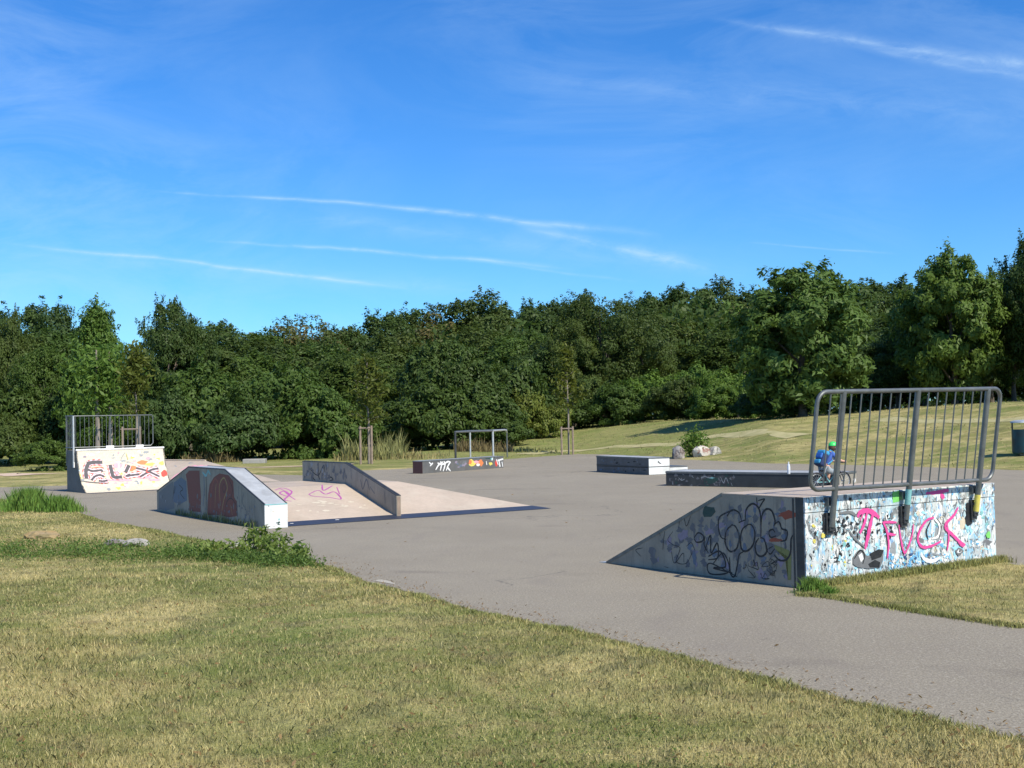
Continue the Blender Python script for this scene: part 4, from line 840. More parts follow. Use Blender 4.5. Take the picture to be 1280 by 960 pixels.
leafy('dead_leaves', np.stack([x, y, tz(x, y)+rng.uniform(.01, .03, len(x))], 1), .022, M['dead_leaf'], 'small brown dead leaves lying in the mown grass', 'dead leaves', 'stuff', up=1.4, asp=1.6)
# ragged greener edge along the pavement
def edge_points(P, per, spread, inner=.07):
    xs, ys = [], []
    for a, b in zip(P[:-1], P[1:]):
        L = np.linalg.norm(b-a); n = int(L*per); tt_ = rng.uniform(0, 1, n); nn = np.array([-(b-a)[1], (b-a)[0]])/L
        off = np.abs(rng.normal(0, spread, n))-inner; p = a[None]+(b-a)[None]*tt_[:, None]-nn[None]*off[:, None]; xs.append(p[:, 0]); ys.append(p[:, 1])
    return np.concatenate(xs), np.concatenate(ys)
x, y = edge_points(NEAR, 2600, .14)
keep = frustum(x, y) & (rng.uniform(0, 1, len(x)) < np.clip(10/y, .3, 1)); x, y = x[keep], y[keep]
blades('pavement_edge_grass', x, y, np.maximum(tz(x, y), 0), (.014+.055*rng.uniform(0, 1, len(x))**2.2)*(.6+.5*wav(x*4, y*4)).clip(.3, 1.2), .005*np.maximum(1, y/8), M['blade_mid'], 1., 'ragged greener grass along the pavement edge', 'grass')
e_x, e_y = edge_points(NEAR[6:], 150, .16, 0.)
cx_, cy_ = [], []
for (a, b) in zip(NEAR[6:-1], NEAR[7:]):
    n = int(np.linalg.norm(b-a)*90); tt_ = rng.uniform(0, 1, n); nn = np.array([-(b-a)[1], (b-a)[0]])/np.linalg.norm(b-a); p = a[None]+(b-a)[None]*tt_[:, None]+nn[None]*np.abs(rng.normal(0, .22, n))[:, None]; cx_.append(p[:, 0]); cy_.append(p[:, 1])
x, y = np.concatenate(cx_), np.concatenate(cy_); k = in_poly(x, y, PA); x, y = x[k], y[k]
leafy('dead_leaves', np.stack([x, y, rng.uniform(.004, .012, len(x))], 1), .016, M['dead_leaf'], 'bits of dry grass and leaf litter blown along the pavement edge', 'litter', 'stuff', up=2.5, asp=2.2)
n = 150; x = rng.uniform(-9, 9, n); y = rng.uniform(7, 32, n); k = in_poly(x, y, PA) & frustum(x, y); x, y = x[k], y[k]
leafy('dead_leaves', np.stack([x, y, rng.uniform(.006, .012, len(x))], 1), .028, M['dead_leaf'], 'scattered small dead leaves on the open asphalt', 'litter', 'stuff', up=2.5, asp=1.6)
# island grass
n = 60000; ix0, iy0 = 2.5, 6; x = rng.uniform(2.5, 8.5, n); y = rng.uniform(8, 15, n); k = in_poly(x, y, [np.array(p) for p in ISL]) & frustum(x, y); x, y = x[k], y[k]
blades('verge_grass', x, y, np.full(len(x), .025), (.015+.035*rng.uniform(0, 1, len(x))**1.6), .006, M['blade'], .9, 'short dry grass of the tongue beside the ramp', 'grass')
x, y = edge_points([ISL[i] for i in range(7)], 1500, .05, .02); blades('verge_edge_grass', x, y, np.zeros(len(x)), rng.uniform(.02, .05, len(x)), .007, M['blade_mid'], .9, 'grass fringe of the tongue beside the ramp', 'grass')
a = (BC-bv*.06)[:2]; q = rng.uniform(0, bL+.05, 7000); o_ = np.abs(rng.normal(0, .06, 7000)); x = a[0]+bu[0]*q-bv[0]*o_; y = a[1]+bu[1]*q-bv[1]*o_
blades('wall_foot_grass', x, y, np.full(len(x), .02), rng.uniform(.04, .10, len(x)), .008, M['blade_mid'], .6, 'longer green grass along the foot of the white wall', 'grass')
def tuft(px, py, r_, n, h0_, h1_, m, label, w=.01, lean=.6, rx=1., name='grass_tuft'):
    p = G(px, py); a = rng.uniform(0, 2*math.pi, n); q = np.abs(rng.normal(0, .5, n))*r_; x = p[0]+np.cos(a)*q*rx; y = p[1]+np.sin(a)*q
    h = rng.uniform(h0_, h1_, n)*np.clip(1.15-.55*(q/r_)**2, .3, 1.1); return blades(name, x, y, np.maximum(tz(x, y), 0)*0+np.where(in_poly(x, y, PA), 0, tz(x, y)), h, w, m, lean, label, 'grass', kind=None)
tuft(1015, 741, .17, 900, .08, .17, M['blade_green'], 'bright green grass tuft at the corner of the white wall', .008)
tuft(1036, 745, .13, 500, .05, .10, M['blade_green'], 'low green grass tuft right of the corner tuft', .007)
tuft(36, 640, .60, 2600, .18, .50, M['blade_green'], 'tall bright green grass clump left of the pavement', .016, .5)
tuft(74, 641, .50, 2000, .15, .36, M['blade_green'], 'lower bright green grass clump nearer the quarter pipe', .015, .5)
# thin dry weeds at the foot of the flame ledge
q = np.concatenate([rng.uniform(.3, 4.6, 300)]); x = FC[0]+fv[0]*q-fu[0]*(.02+np.abs(rng.normal(0, .03, 300))); y = FC[1]+fv[1]*q-fu[1]*.04
blades('wall_weeds', x, y, np.zeros(300), rng.uniform(.06, .2, 300)*(.5+.5*np.abs(np.sin(q*4))), .014, M['blade_tall'], .4, 'dry weeds growing along the foot of the flame ledge', 'weeds')
# green weeds ground cover bands in the left foreground
pass
def weed_band(pts, n, sp, hmax, label):
    P = [G(*p)[:2] for p in pts]; P = crom(P, 6); seg = rng.integers(0, len(P)-1, n); tt_ = rng.uniform(0, 1, n); A_ = np.array(P)
    p = A_[seg]+(A_[seg+1]-A_[seg])*tt_[:, None]+rng.normal(size=(n, 2))*sp; k = ~in_poly(p[:, 0], p[:, 1], PA); p = p[k]
    dens = wav(p[:, 0]*3, p[:, 1]*3); k = dens > -.35; p = p[k]; z = tz(p[:, 0], p[:, 1]); h = rng.uniform(0, 1, len(p))**1.5*hmax
    return leafy('weeds', np.stack([p[:, 0], p[:, 1], z+h], 1), (.026 if len(p) else .03), M['leaf_weed'], label, 'weeds', 'stuff', up=.8)
WB = 1
weed_band([(0, 690), (60, 694), (130, 697), (210, 697), (250, 695)], 9000, .45, .12, 'low green weeds among the stones at the left')
weed_band([(240, 700), (290, 703), (340, 706), (385, 712)], 6500, .20, .11, 'low leafy weeds at the pavement edge')
def tall_weed(px, py, h, n, r_, label, seed):
    p = G(px, py); rg = np.random.default_rng(seed); root = empty('weed_plant', (p[0], p[1], 0), 0, label=label, cat='weed')
    zz = max(float(tz(p[0], p[1])), 0); mb = MB(); L = []
    for k in range(n):
        a = rg.uniform(0, 6.28); q = rg.uniform(.0, r_*.5); b0 = np.array([p[0]+math.cos(a)*q, p[1]+math.sin(a)*q, zz]); hh = h*rg.uniform(.55, 1.05); tip = b0+np.array([math.cos(a)*r_*rg.uniform(.2, 1), math.sin(a)*r_*rg.uniform(.2, 1), hh])
        mb.tube([b0, (b0+tip)/2+K*.02, tip], [.006, .004, .002], 5)
        for j in range(22): s_ = rg.uniform(.15, 1)**.7; c_ = b0+(tip-b0)*s_; L.append(c_+rg.normal(size=3)*np.array([.05, .05, .025]))
    build('stem', mb, M['leaf_weed'], root); P_ = np.array(L)
    leafy('foliage', P_-np.array([p[0], p[1], 0]), .05, M['leaf_weedlight'], up=.6, asp=2., parent=root)
tall_weed(325, 692, .36, 12, .16, 'tall leafy weed at the pavement edge in front of the white ledge end', 1)
tall_weed(345, 698, .32, 12, .22, 'shorter spreading weed just right of the tallest weed', 2)
tall_weed(366, 706, .22, 10, .2, 'low yellowish weed at the right end of the weeds', 3)
tall_weed(275, 700, .17, 10, .28, 'low leafy weed by the flat reddish stone', 4)
# tufts scattered over the far lawn
n = 11000; x = rng.uniform(-2, 26, n); y = rng.uniform(33, 80, n); k = free(x, y) & (tz(x, y) > .0) & (wav(x*.8, y*.5) > -.4); x, y = x[k], y[k]
blades('bank_lawn_grass', x, y, tz(x, y), rng.uniform(.03, .07, len(x)), .03, M['blade'], 1., 'short dry grass on the lawn bank behind the skate park', 'grass')
# tall reeds and dry grass before the wood
def grass_zone(name, pxs, dlo, dhi, n, hlo, hhi, w, m, label):
    px = rng.uniform(*pxs, n); d = rng.uniform(dlo, dhi, n); k_ = rng.uniform(0, 1, n) < .35+.65*np.sin(np.pi*(px-pxs[0])/(pxs[1]-pxs[0])); px, d = px[k_], d[k_]; n = len(px); x = (px-640)/F*d; hv_ = np.clip(.55+.45*wav(x*1.7, d*.8)+rng.normal(0, .15, n), .15, 1.1); blades(name, x, d, tz(x, d), (hlo+(hhi-hlo)*rng.uniform(0, 1, n)**1.5)*hv_, w, m, .6, label, 'grass')
grass_zone('reeds', (425, 505), 55, 59, 2600, .4, 1.4, .045, M['blade_tall'], 'tall green reeds around the staked sapling before the wood')
grass_zone('dry_reeds', (415, 560), 54, 58, 900, .2, .6, .04, M['blade_straw'], 'straw coloured tall grass before the wood')
grass_zone('dry_scrub', (566, 640), 60, 63, 1300, .3, .9, .04, M['blade_scrub'], 'reddish dry scrub at the foot of the dark wood')
grass_zone('dry_stalks', (225, 300), 56, 59, 1500, .3, .75, .045, M['blade_scrub'], 'dry ochre grass stalks behind the hip bank')
grass_zone('lawn_weeds', (640, 700), 59, 62, 500, .1, .3, .06, M['blade_tall'], 'coarse grass on the slope right of the barrier')

# ------------------------------------------------------------------ paths, bench-like slab
path_strip('lawn_path', [G(p_, q_)[:2] if False else np.array([xpix(p_, q_, d), d]) for p_, q_, d in ((655, 570, 57.8), (700, 565, 60.5), (760, 558, 60.5), (840, 552, 57), (900, 549, 56), (1000, 545, 50.))], 1.0, M['dirt'], 'thin trodden path across the lawn bank')
path_strip('lawn_path', [np.array([xpix(p_, q_, d), d]) for p_, q_, d in ((1100, 530, 52), (1180, 524, 48.5), (1280, 519, 46), (1400, 510, 45))], .8, M['dirt'], 'trodden line on the upper lawn at the right')
path_strip('gravel_path', [np.array([xpix(p_, 585, d), d]) for p_, d in ((200, 49.5), (300, 49), (380, 49), (440, 50.5))], .55, M['sand'], 'thin pale path in the grass before the wood', .03)
path_strip('sandy_path', [np.array([xpix(p_, 590, d), d]) for p_, d in ((-90, 47), (-20, 46.6), (20, 46.6), (32, 47))], 2.6, M['sand'], 'sandy orange path at the left edge', .03)
cs = np.array([xpix(303, 578, 54), 54., 0]); ce = np.array([xpix(331, 577, 54), 54., 0])
mb = MB(); mb.box(cs+K*0, ce-cs, np.array([0, .5, 0]), K*(zpix(315, 573.8, 54))); o = build('concrete_block', mb, M['concrete'], bevel=.03); tag(o, 'low concrete slab seat in the grass before the wood', 'slab')

# ------------------------------------------------------------------ TREES
def crown_mesh(name, seed, rx, rz, z0_, mats, n_cl=70, per=190, leaf=.22, shape='round', cl_r=(.7, 1.3), fill=.35, ry=None, asp=1.6, gap=0.):
    """crown of many clumps of leaf faces; returns the mesh and limb targets"""
    rg = np.random.default_rng(seed); ry = ry or rx; C_ = []
    while len(C_) < n_cl:
        p = rg.normal(size=3); p /= np.linalg.norm(p); rad = rg.uniform(fill, 1)**.5
        p *= rad; p[2] *= .94
        h = (p[2]+1)/2
        if shape == 'cone': wsc = (1-h)**.6*1.25 if h > .25 else .95
        elif shape == 'tall': wsc = 1.05-.35*h
        elif shape == 'bush': wsc = 1.; p[2] = abs(p[2])*1.0 if rg.random() < .75 else p[2]
        else: wsc = 1.
        lump = .94+.10*math.sin(3*math.atan2(p[1], p[0])+seed)+.08*math.sin(5*p[2]+seed*2)
        C_.append([p[0]*rx*wsc*lump, p[1]*ry*wsc*lump, z0_+rz+p[2]*rz, rad])
    C_ = np.array(C_); V3, NN, CLv = [], [], []
    ctr = np.array([0, 0, z0_+rz*.8])
    for i, c in enumerate(C_):
        k = int(per*rg.uniform(.6, 1.3)); r_ = rg.uniform(*cl_r); d = rg.normal(size=(k, 3)); d /= np.linalg.norm(d, axis=1)[:, None]; q = rg.uniform(.35, 1, k)**.6
        sub = c[:3]+d*q[:, None]*r_*np.array([1.1, 1.1, .72]); outw = (c[:3]-ctr); outw /= np.linalg.norm(outw)+1e-6
        V3.append(sub); NN.append(d*.8+outw*.5); CLv.append(np.full(k, rg.uniform(0, 1)))
    for i in range(int(n_cl*1.3)):          # leafy shoots that break the outline
        c = C_[rg.integers(0, n_cl)][:3]; o_ = c-ctr; o_ /= np.linalg.norm(o_)+1e-6; o_ = o_+rg.normal(size=3)*.55+np.array([0, 0, -.05]); L_ = cl_r[1]*rg.uniform(.4, .88); k = int(per*.22)
        q = rg.uniform(.4, 1, k)[:, None]; V3.append(c+o_*L_*q*np.array([1, 1, .8])+rg.normal(size=(k, 3))*.2*(1.4-q)); NN.append(np.tile(o_, (k, 1))*.5); CLv.append(np.full(k, rg.uniform(0, 1)))
    V3 = np.concatenate(V3); NN = np.concatenate(NN); CLv = np.concatenate(CLv)
    if shape == 'bush': k = V3[:, 2] > .05; V3, NN, CLv = V3[k], NN[k], CLv[k]
    n = len(V3); nn = NN+rg.normal(size=(n, 3))*.45; nn[:, 2] += .25; nn /= np.linalg.norm(nn, axis=1)[:, None]
    r3 = rg.normal(size=(n, 3)); a = np.cross(nn, r3); a /= np.linalg.norm(a, axis=1)[:, None]+1e-9; b = np.cross(nn, a); s = (leaf*rg.uniform(.6, 1.3, n))[:, None]
    W_ = np.stack([V3-a*s*asp*.5, V3-b*s*.36+nn*s*.1, V3+a*s*asp*.5, V3+b*s*.36+nn*s*.1], 1).reshape(-1, 3)
    me = raw_mesh(name, W_, np.arange(n*4).reshape(-1, 4), mats, {'rnd': rg.uniform(0, 1, n), 'clump': CLv}); return me, C_
def trunk_mb(seed, H, r_, C_, nl=9):
    rg = np.random.default_rng(seed); mb = MB(); top = H*.62
    sp = [(0, 0, -.15)]+[(rg.normal()*.03*H*k/5, rg.normal()*.03*H*k/5, top*k/5) for k in range(1, 6)]
    mb.tube(sp, [r_*1.35, r_, r_*.85, r_*.7, r_*.5, r_*.25], 9)
    for i in rg.choice(len(C_), min(nl, len(C_)), replace=False):
        c = C_[i][:3]; zb = max(H*.12, min(top*.9, c[2]-H*.18)); k = zb/top*5; j = int(k); a = np.array(sp[min(j, 5)]); b = np.array(sp[min(j+1, 5)]); s = a+(b-a)*(k-j) if j > 0 else np.array([0, 0, zb])
        m_ = (s+c)/2+np.array([0, 0, .05*H]); mb.tube([s, m_, c], [r_*.38, r_*.24, r_*.08], 6)
    return mb
PROTO = {}
def proto(kind, seed, H, rx, z0_, leafm, **kw):
    rz = (H-z0_)/2*.93; me, C_ = crown_mesh('crown', seed, rx, rz, z0_, [M[leafm]], **kw)
    tb = trunk_mb(seed, H, H*.022, C_); tm = bpy.data.meshes.new('trunk'); tm.from_pydata(tb.v, [], tb.f); tm.materials.append(M['bark']); tm.update(); smooth(tm, 60)
    PROTO[kind] = (me, tm, H, rx)
proto('oak', 11, 12, 4.6, 1.2, 'leaf_mid', n_cl=150, per=175, leaf=.19, cl_r=(.6, 1.25))
proto('oak_b', 12, 12, 4.8, 1.0, 'leaf_dark', n_cl=160, per=175, leaf=.19, cl_r=(.6, 1.25))
proto('oak_c', 13, 12, 4.4, 1.0, 'leaf_olive', n_cl=150, per=175, leaf=.19, cl_r=(.6, 1.25))
proto('tall', 14, 13, 3.6, 1.0, 'leaf_dark', n_cl=150, per=165, leaf=.19, shape='tall', cl_r=(.6, 1.25))
proto('pointed', 15, 12, 3.6, .8, 'leaf_light', n_cl=150, per=165, leaf=.19, shape='cone', cl_r=(.6, 1.25))
proto('feather', 16, 12, 5.2, .4, 'leaf_olive', n_cl=170, per=170, leaf=.17, cl_r=(.6, 1.3), fill=.2)
proto('warm', 17, 11, 4.2, 1.0, 'leaf_warm', n_cl=140, per=155, leaf=.19, cl_r=(.6, 1.25))
proto('blue', 18, 12, 4.0, 1.0, 'leaf_blue', n_cl=130, per=165, leaf=.19, shape='tall', cl_r=(.6, 1.25))
proto('bush', 19, 4.4, 3.0, -1.6, 'leaf_mid', n_cl=90, per=190, leaf=.17, shape='bush', cl_r=(.4, .85))
proto('bush_b', 20, 4.4, 3.2, -1.6, 'leaf_blue', n_cl=90, per=190, leaf=.18, shape='bush', cl_r=(.4, .9))
proto('bush_light', 21, 4.0, 3.0, -1.4, 'leaf_light', n_cl=80, per=170, leaf=.16, shape='bush', cl_r=(.4, .8))
proto('bush_olive', 22, 4.0, 3.0, -1.4, 'leaf_olive', n_cl=90, per=180, leaf=.16, shape='bush', cl_r=(.4, .8))
proto('bush_yellow', 23, 3.2, 2.2, -1.0, 'leaf_yellow', n_cl=60, per=150, leaf=.16, shape='bush', cl_r=(.3, .7))
proto('big_bush', 24, 8, 4.6, -1.5, 'leaf_dark', n_cl=170, per=200, leaf=.20, shape='bush', cl_r=(.5, 1.1))
proto('bush_dark', 26, 4.4, 3.0, -1.6, 'leaf_dark', n_cl=90, per=190, leaf=.19, shape='bush', cl_r=(.4, .9))
USED = set()
def tree(kind, px, ptop, wpx, d, label, group=None, name='tree', cat='tree', yaw=None, trunk=True, sink=0., depthscale=None):
    """a tree whose top is seen at (px,ptop) from the path, wpx wide, standing at distance d"""
    me, tm, H, rx = PROTO[kind]; x = xpix(px, ptop, d); zb = float(tz(x, d))-sink; h = zpix(px, ptop, d)-zb; s = h/H*1.0; w = wpx/F*d/2/(rx*1.12)
    r = empty(name, (x, d, zb), yaw if yaw is not None else random.uniform(0, 6.28), label=label, cat=cat, group=group)
    r.scale = (w, (w if depthscale is None else depthscale), s)
    c = bpy.data.objects.new('crown', me); COL.objects.link(c); c.parent = r
    if trunk: t_ = bpy.data.objects.new('trunk', tm); COL.objects.link(t_); t_.parent = r
    return r
T = tree
# far ridge of the wood, left to right
RG = 'treetops along the far ridge of the wood'
ridge = [('blue', -5, 372, 70, 95), ('blue', 42, 366, 66, 97), ('blue', 70, 367, 55, 96), ('oak_b', 265, 392, 110, 92), ('oak', 312, 402, 90, 98), ('warm', 352, 392, 80, 100), ('warm', 392, 388, 76, 102), ('oak_b', 430, 400, 80, 104), ('oak_b', 480, 380, 86, 106),
         ('blue', 512, 375, 70, 108), ('warm', 553, 374, 84, 108), ('oak_c', 597, 360, 90, 108), ('oak_b', 640, 370, 100, 110), ('oak_b', 685, 366, 84, 112), ('oak_c', 720, 363, 70, 112), ('oak_b', 818, 356, 80, 114), ('oak_b', 860, 346, 90, 116), ('oak_c', 900, 345, 80, 118), ('warm', 925, 372, 80, 104),
         ('oak_b', 950, 350, 90, 116), ('oak_b', 1050, 340, 110, 118), ('oak_b', 1092, 338, 100, 120), ('oak_b', 1130, 352, 80, 116), ('oak_b', 1330, 300, 150, 90)]
words = ['first', 'second', 'third', 'fourth', 'fifth', 'sixth', 'seventh', 'eighth', 'ninth', 'tenth', 'eleventh', 'twelfth', 'thirteenth', 'fourteenth', 'fifteenth', 'sixteenth', 'seventeenth', 'eighteenth', 'nineteenth', 'twentieth', 'twenty first', 'twenty second', 'twenty third', 'twenty fourth', 'twenty fifth']
desc = {'blue': 'bluish green', 'oak_b': 'dark green', 'oak': 'mid green', 'warm': 'yellowing', 'tall': 'tall dark', 'feather': 'feathery olive', 'oak_c': 'olive', 'pointed': 'pointed green'}
for i, (k, px, py, w, d) in enumerate(ridge): T(k, px, py-2, w*1.75, d, f'{desc[k]} treetop, {words[i]} from the left along the far ridge', RG)
MG = 'trees in the middle of the wood'
mid = [('oak', -40, 420, 130, 78), ('oak_c', 30, 415, 110, 80), ('oak', 75, 400, 90, 82), ('oak_b', 170, 440, 80, 84), ('oak_c', 250, 425, 110, 80), ('oak', 300, 430, 100, 82), ('oak_c', 345, 418, 100, 86), ('oak', 400, 415, 90, 88), ('oak_b', 445, 430, 100, 84), ('oak_c', 490, 412, 90, 92), ('warm', 535, 398, 100, 96), ('oak_c', 600, 400, 90, 94), ('oak', 650, 405, 90, 90),
       ('oak_b', 690, 420, 90, 84), ('oak_b', 880, 385, 100, 98), ('oak_c', 835, 385, 80, 96), ('oak_b', 920, 400, 100, 92), ('oak_c', 1075, 385, 90, 90), ('oak_b', 1110, 385, 110, 84), ('oak_b', 1150, 400, 130, 74)]
for i, (k, px, py, w, d) in enumerate(mid): T(k, px, py, w*1.65, d, f'{desc[k]} crown, {words[i]} from the left in the middle rows of the wood', MG)
# trees one can tell apart
T('pointed', 121, 362, 104, 58, 'light green leafy tree with pointed top behind the quarter pipe')
T('oak_b', 212, 358, 100, 74, 'tall dark tree standing above its neighbours left of centre')
T('oak_b', 236, 388, 90, 76, 'dark broad tree on the right shoulder of the tall dark one')
T('oak_c', 12, 378, 70, 66, 'tall dark olive tree at the left edge of the photo')
T('oak', 55, 420, 90, 62, 'broad mid green tree between the left edge and the pointed tree')
T('big_bush', 556, 412, 150, 68, 'large dark dome shaped tree right of centre behind the barrier')
T('feather', 752, 352, 165, 84, 'wide feathery olive green tree above the hedge', trunk=True)
T('feather', 800, 375, 110, 86, 'feathery tree joined to the right side of the wide feathery one')
T('feather', 715, 385, 90, 82, 'narrow feathery tree on the left side of the wide feathery one')
T('oak', 1152, 345, 110, 67, 'rounded green tree on the left shoulder of the tall leafy tree over deep shade')
T('oak', 1262, 320, 100, 64, 'green tree leaning over the litter bin side at the right edge')
T('oak_b', 1300, 276, 130, 62, 'tallest tree cut by the right edge of the photo')
T('oak_b', 1235, 345, 110, 68, 'dark tree between the tall leafy tree and the right edge')
T('oak_b', 1120, 405, 110, 68, 'dark low crown between the two big leafy trees')
T('oak_b', 1370, 290, 150, 58, 'unseen dark tree added just beyond the right edge to cast shade'); T('oak_b', 1450, 280, 150, 52, 'unseen large tree added for its shade beyond the right edge of the lawn')  # both trees unseen, added out of view to cast shade at the right
# bushes along the foot of the wood
bushes = [('bush_dark', 0, 470, 120, 60), ('bush_olive', -20, 505, 110, 57), ('bush', 60, 545, 70, 50), ('bush_light', 142, 470, 70, 62), ('bush_b', 95, 490, 100, 60), ('bush', 262, 443, 140, 62), ('bush_b', 215, 480, 100, 60), ('bush', 345, 445, 140, 61), ('bush', 395, 468, 120, 60), ('bush_b', 300, 490, 110, 58), ('bush', 430, 500, 80, 63),
          ('bush_dark', 505, 495, 110, 66), ('bush_dark', 600, 470, 110, 67), ('bush_dark', 640, 440, 110, 72), ('bush_dark', 545, 470, 110, 64), ('bush_yellow', 658, 482, 60, 70), ('bush_yellow', 686, 500, 50, 70), ('bush_dark', 620, 510, 80, 66), ('bush_dark', 700, 490, 90, 76),
          ('bush_olive', 745, 466, 90, 78), ('bush', 775, 474, 80, 75), ('bush_light', 812, 462, 90, 76), ('bush_olive', 850, 466, 80, 73), ('bush_light', 868, 452, 80, 76), ('bush_light', 902, 458, 80, 72), ('bush_light', 890, 476, 70, 70), ('bush_light', 925, 478, 60, 70), ('bush_dark', 942, 488, 62, 63), ('bush', 972, 500, 60, 61),
          ('bush_dark', 1100, 440, 120, 74), ('bush_dark', 1170, 430, 140, 73), ('bush_dark', 1245, 420, 140, 72), ('bush_dark', 1060, 460, 100, 72), ('bush_dark', 1320, 420, 140, 70)]
bw = {'bush_dark': 'dark', 'bush_olive': 'olive', 'bush': 'mid green', 'bush_light': 'light green', 'bush_b': 'bluish green', 'bush_yellow': 'yellow green'}
where = ['low at the left edge of the wood', 'rough, cut by the left edge beside the sandy path', 'round and small, standing left of the quarter pipe', 'behind the right half of the quarter pipe railing', 'behind the left half of the quarter pipe railing', 'large and round, right of the quarter pipe', 'low, between the quarter pipe and the large round bush', 'tall, above the flame ledge',
         'left of the staked sapling with the reeds', 'low, behind the hip bank', 'just left of the reeds', 'behind the right side of the reeds', 'right of the dark dome tree', 'high, between the dome tree and feathery tree', 'in front of the dome tree', 'tallest yellowish one left of the right sapling', 'small and pale, next to the right sapling trunk', 'low, at the foot of the slope above the barrier', 'behind the right staked sapling',
         'first of the long hedge above the lawn', 'second of the long hedge, mid height', 'third of the long hedge, rounded', 'fourth of the long hedge, low', 'fifth of the long hedge, brightest', 'sixth of the long hedge', 'seventh of the long hedge, near its end', 'last of the long hedge beside the big leafy tree', 'in deep shade under the left side of the big leafy tree', 'low shoots at the trunk of the big leafy tree',
         'in deep shade behind the railing, left', 'in deep shade behind the railing, centre', 'in deep shade behind the railing, right', 'in shade just right of the big leafy tree', 'in shade beyond the right edge']
for i, (k, px, py, w, d) in enumerate(bushes): T(k, px, py, w*1.1, d, f'{bw[k]} bush {where[i]}', 'bushes along the foot of the wood', name='bush', cat='bush', trunk=False)
# filling mass of the far wood
pxs = rng.uniform(-260, 1560, 80000); dd_ = rng.uniform(90, 126, 80000); xw = (pxs-640)/F*dd_
topz = np.interp(pxs, [-260, 0, 60, 150, 200, 300, 400, 500, 600, 700, 800, 900, 1000, 1100, 1300, 1560], [12, 11.5, 11, 8.5, 10, 9, 9.5, 10.5, 11.5, 11.5, 12, 13, 12.5, 12.5, 14, 14])-3.6+.9*np.sin(pxs*.06)
zw = rng.uniform(0, 1, 80000)**1.25*topz+tz(xw, dd_)*.6; leafy('distant_wood', np.stack([xw, dd_, zw], 1), .42, M['leaf_dark'], 'dense dark mass of the wood behind the single trees', 'wood', 'stuff', up=.3, asp=1.4)
# the big leafy tree right of centre with bright large leaves
M['leaf_near'] = mat_leaf('large_bright_leaves', (.085, .150, .030), (.150, .225, .060))
proto('walnut', 31, 8.2, 3.35, .15, 'leaf_near', n_cl=135, per=225, leaf=.16, cl_r=(.38, .85), fill=.25, asp=2.1)
T('walnut', 998, 314, 196, 60, 'big leafy round tree with bright long leaves left of the railing')
PROTO['oak_big'] = PROTO['walnut']
T('walnut', 1188, 298, 150, 62, 'tall leafy tree with bright outer leaves over deep shade', yaw=2.)
# staked saplings
def sapling(px, pbase, ptop, d, crm, label, wpx, seed, stakes=True, stake_top=None, spx=(-9, 5)):
    x = xpix(px, pbase, d); zb = float(tz(x, d)); h = zpix(px, ptop, d)-zb; r = empty('sapling', (x, d, zb), 0, label=label, cat='young tree')
    rg = np.random.default_rng(seed); mb = MB(); mb.tube([(0, 0, -.1), (.02, 0, h*.4), (-.02, 0, h*.75), (0, 0, h*.97)], [.045, .04, .025, .01], 7)
    hw = wpx/F*d/2; L, NN_ = [], []
    for k in range(34):
        zz_ = h*rg.uniform(.42, .95); f = 1-abs((zz_/h-.58)/.42)**1.6; a = rg.uniform(0, 6.28); q = hw*f*rg.uniform(.5, 1.05); tip = np.array([math.cos(a)*q, math.sin(a)*q, zz_+.12*h*rg.uniform(.2, 1)*.6])
        mb.tube([(0, 0, zz_-.03*h), tip], [.012, .004], 5)
        for j in range(46): s_ = rg.uniform(.25, 1.05); c_ = np.array([0, 0, zz_-.03*h])*(1-s_)+tip*s_; L.append(c_+rg.normal(size=3)*.13)
    build('trunk', mb, M['bark_pale'], r, world=False, sm=True); P_ = np.array(L); leafy('crown', P_, .13, crm, up=.4, asp=1.7, parent=r)
    if stakes:
        sz = zpix(px, stake_top, d)-zb; r2 = empty('stake_frame', (x, d, zb), 0, label='wooden stake frame holding the '+label, cat='tree stakes', group='stake frames round the young trees')
        pts = [(spx[0]/F*d, -.3), (spx[1]/F*d, -.3), ((spx[0]+spx[1])/2/F*d+.1, .45)]
        for (a, b) in pts: mb = MB(); mb.tube([(a, b, -.1), (a, b, sz)], .045, 8); build('stake', mb, M['wood'], r2, world=False, sm=True)
        for i in range(3):
            a, b = pts[i], pts[(i+1) % 3]; mb = MB(); mb.tube([(a[0]*1.15, a[1], sz-.1), (b[0]*1.15, b[1], sz-.1)], .035, 6); build('crossbar', mb, M['wood'], r2, world=False)
sapling(461, 580, 448, 50.5, M['leaf_gold'], 'young olive green tree by the reeds', 74, 1, stake_top=532)
sapling(711, 567, 434, 58.2, M['leaf_gold'], 'young dark gold tree on the lawn slope', 46, 2, stake_top=533, spx=(-9, 5))
sapling(171, 590, 428, 46., M['leaf_gold'], 'young reddish gold tree behind the quarter pipe', 50, 3, stake_top=533, spx=(-14, 7))
for i, (px, d, lb) in enumerate(((122, 52, 'bare pale trunk of a slim tree behind the quarter pipe railing, left'), (138, 53, 'bare pale trunk of a slim tree behind the quarter pipe railing, right'))):
    x = xpix(px, 590, d); zb = float(tz(x, d)); r = empty('slim_tree', (x, d, zb), 0, label=lb.replace('bare pale trunk of a ', 'slim tree with pale trunk, ').replace('slim tree with pale trunk, slim tree', 'slim tree with pale trunk'), cat='tree')
    mb = MB(); mb.tube([(0, 0, -.1), (.03, 0, 1.6), (-.02, 0, 3.2), (0, 0, 5)], [.11, .09, .07, .03], 8); build('trunk', mb, M['bark_pale'], r, world=False, sm=True)
    P_ = rng.normal(size=(1500, 3))*np.array([.55, .55, .8])+np.array([0, 0, 3.7]); P_ = P_[(P_[:, 2] > 1.9) & (P_[:, 2] < 5.2)]; leafy('crown', P_, .17, M['leaf_light'], parent=r)
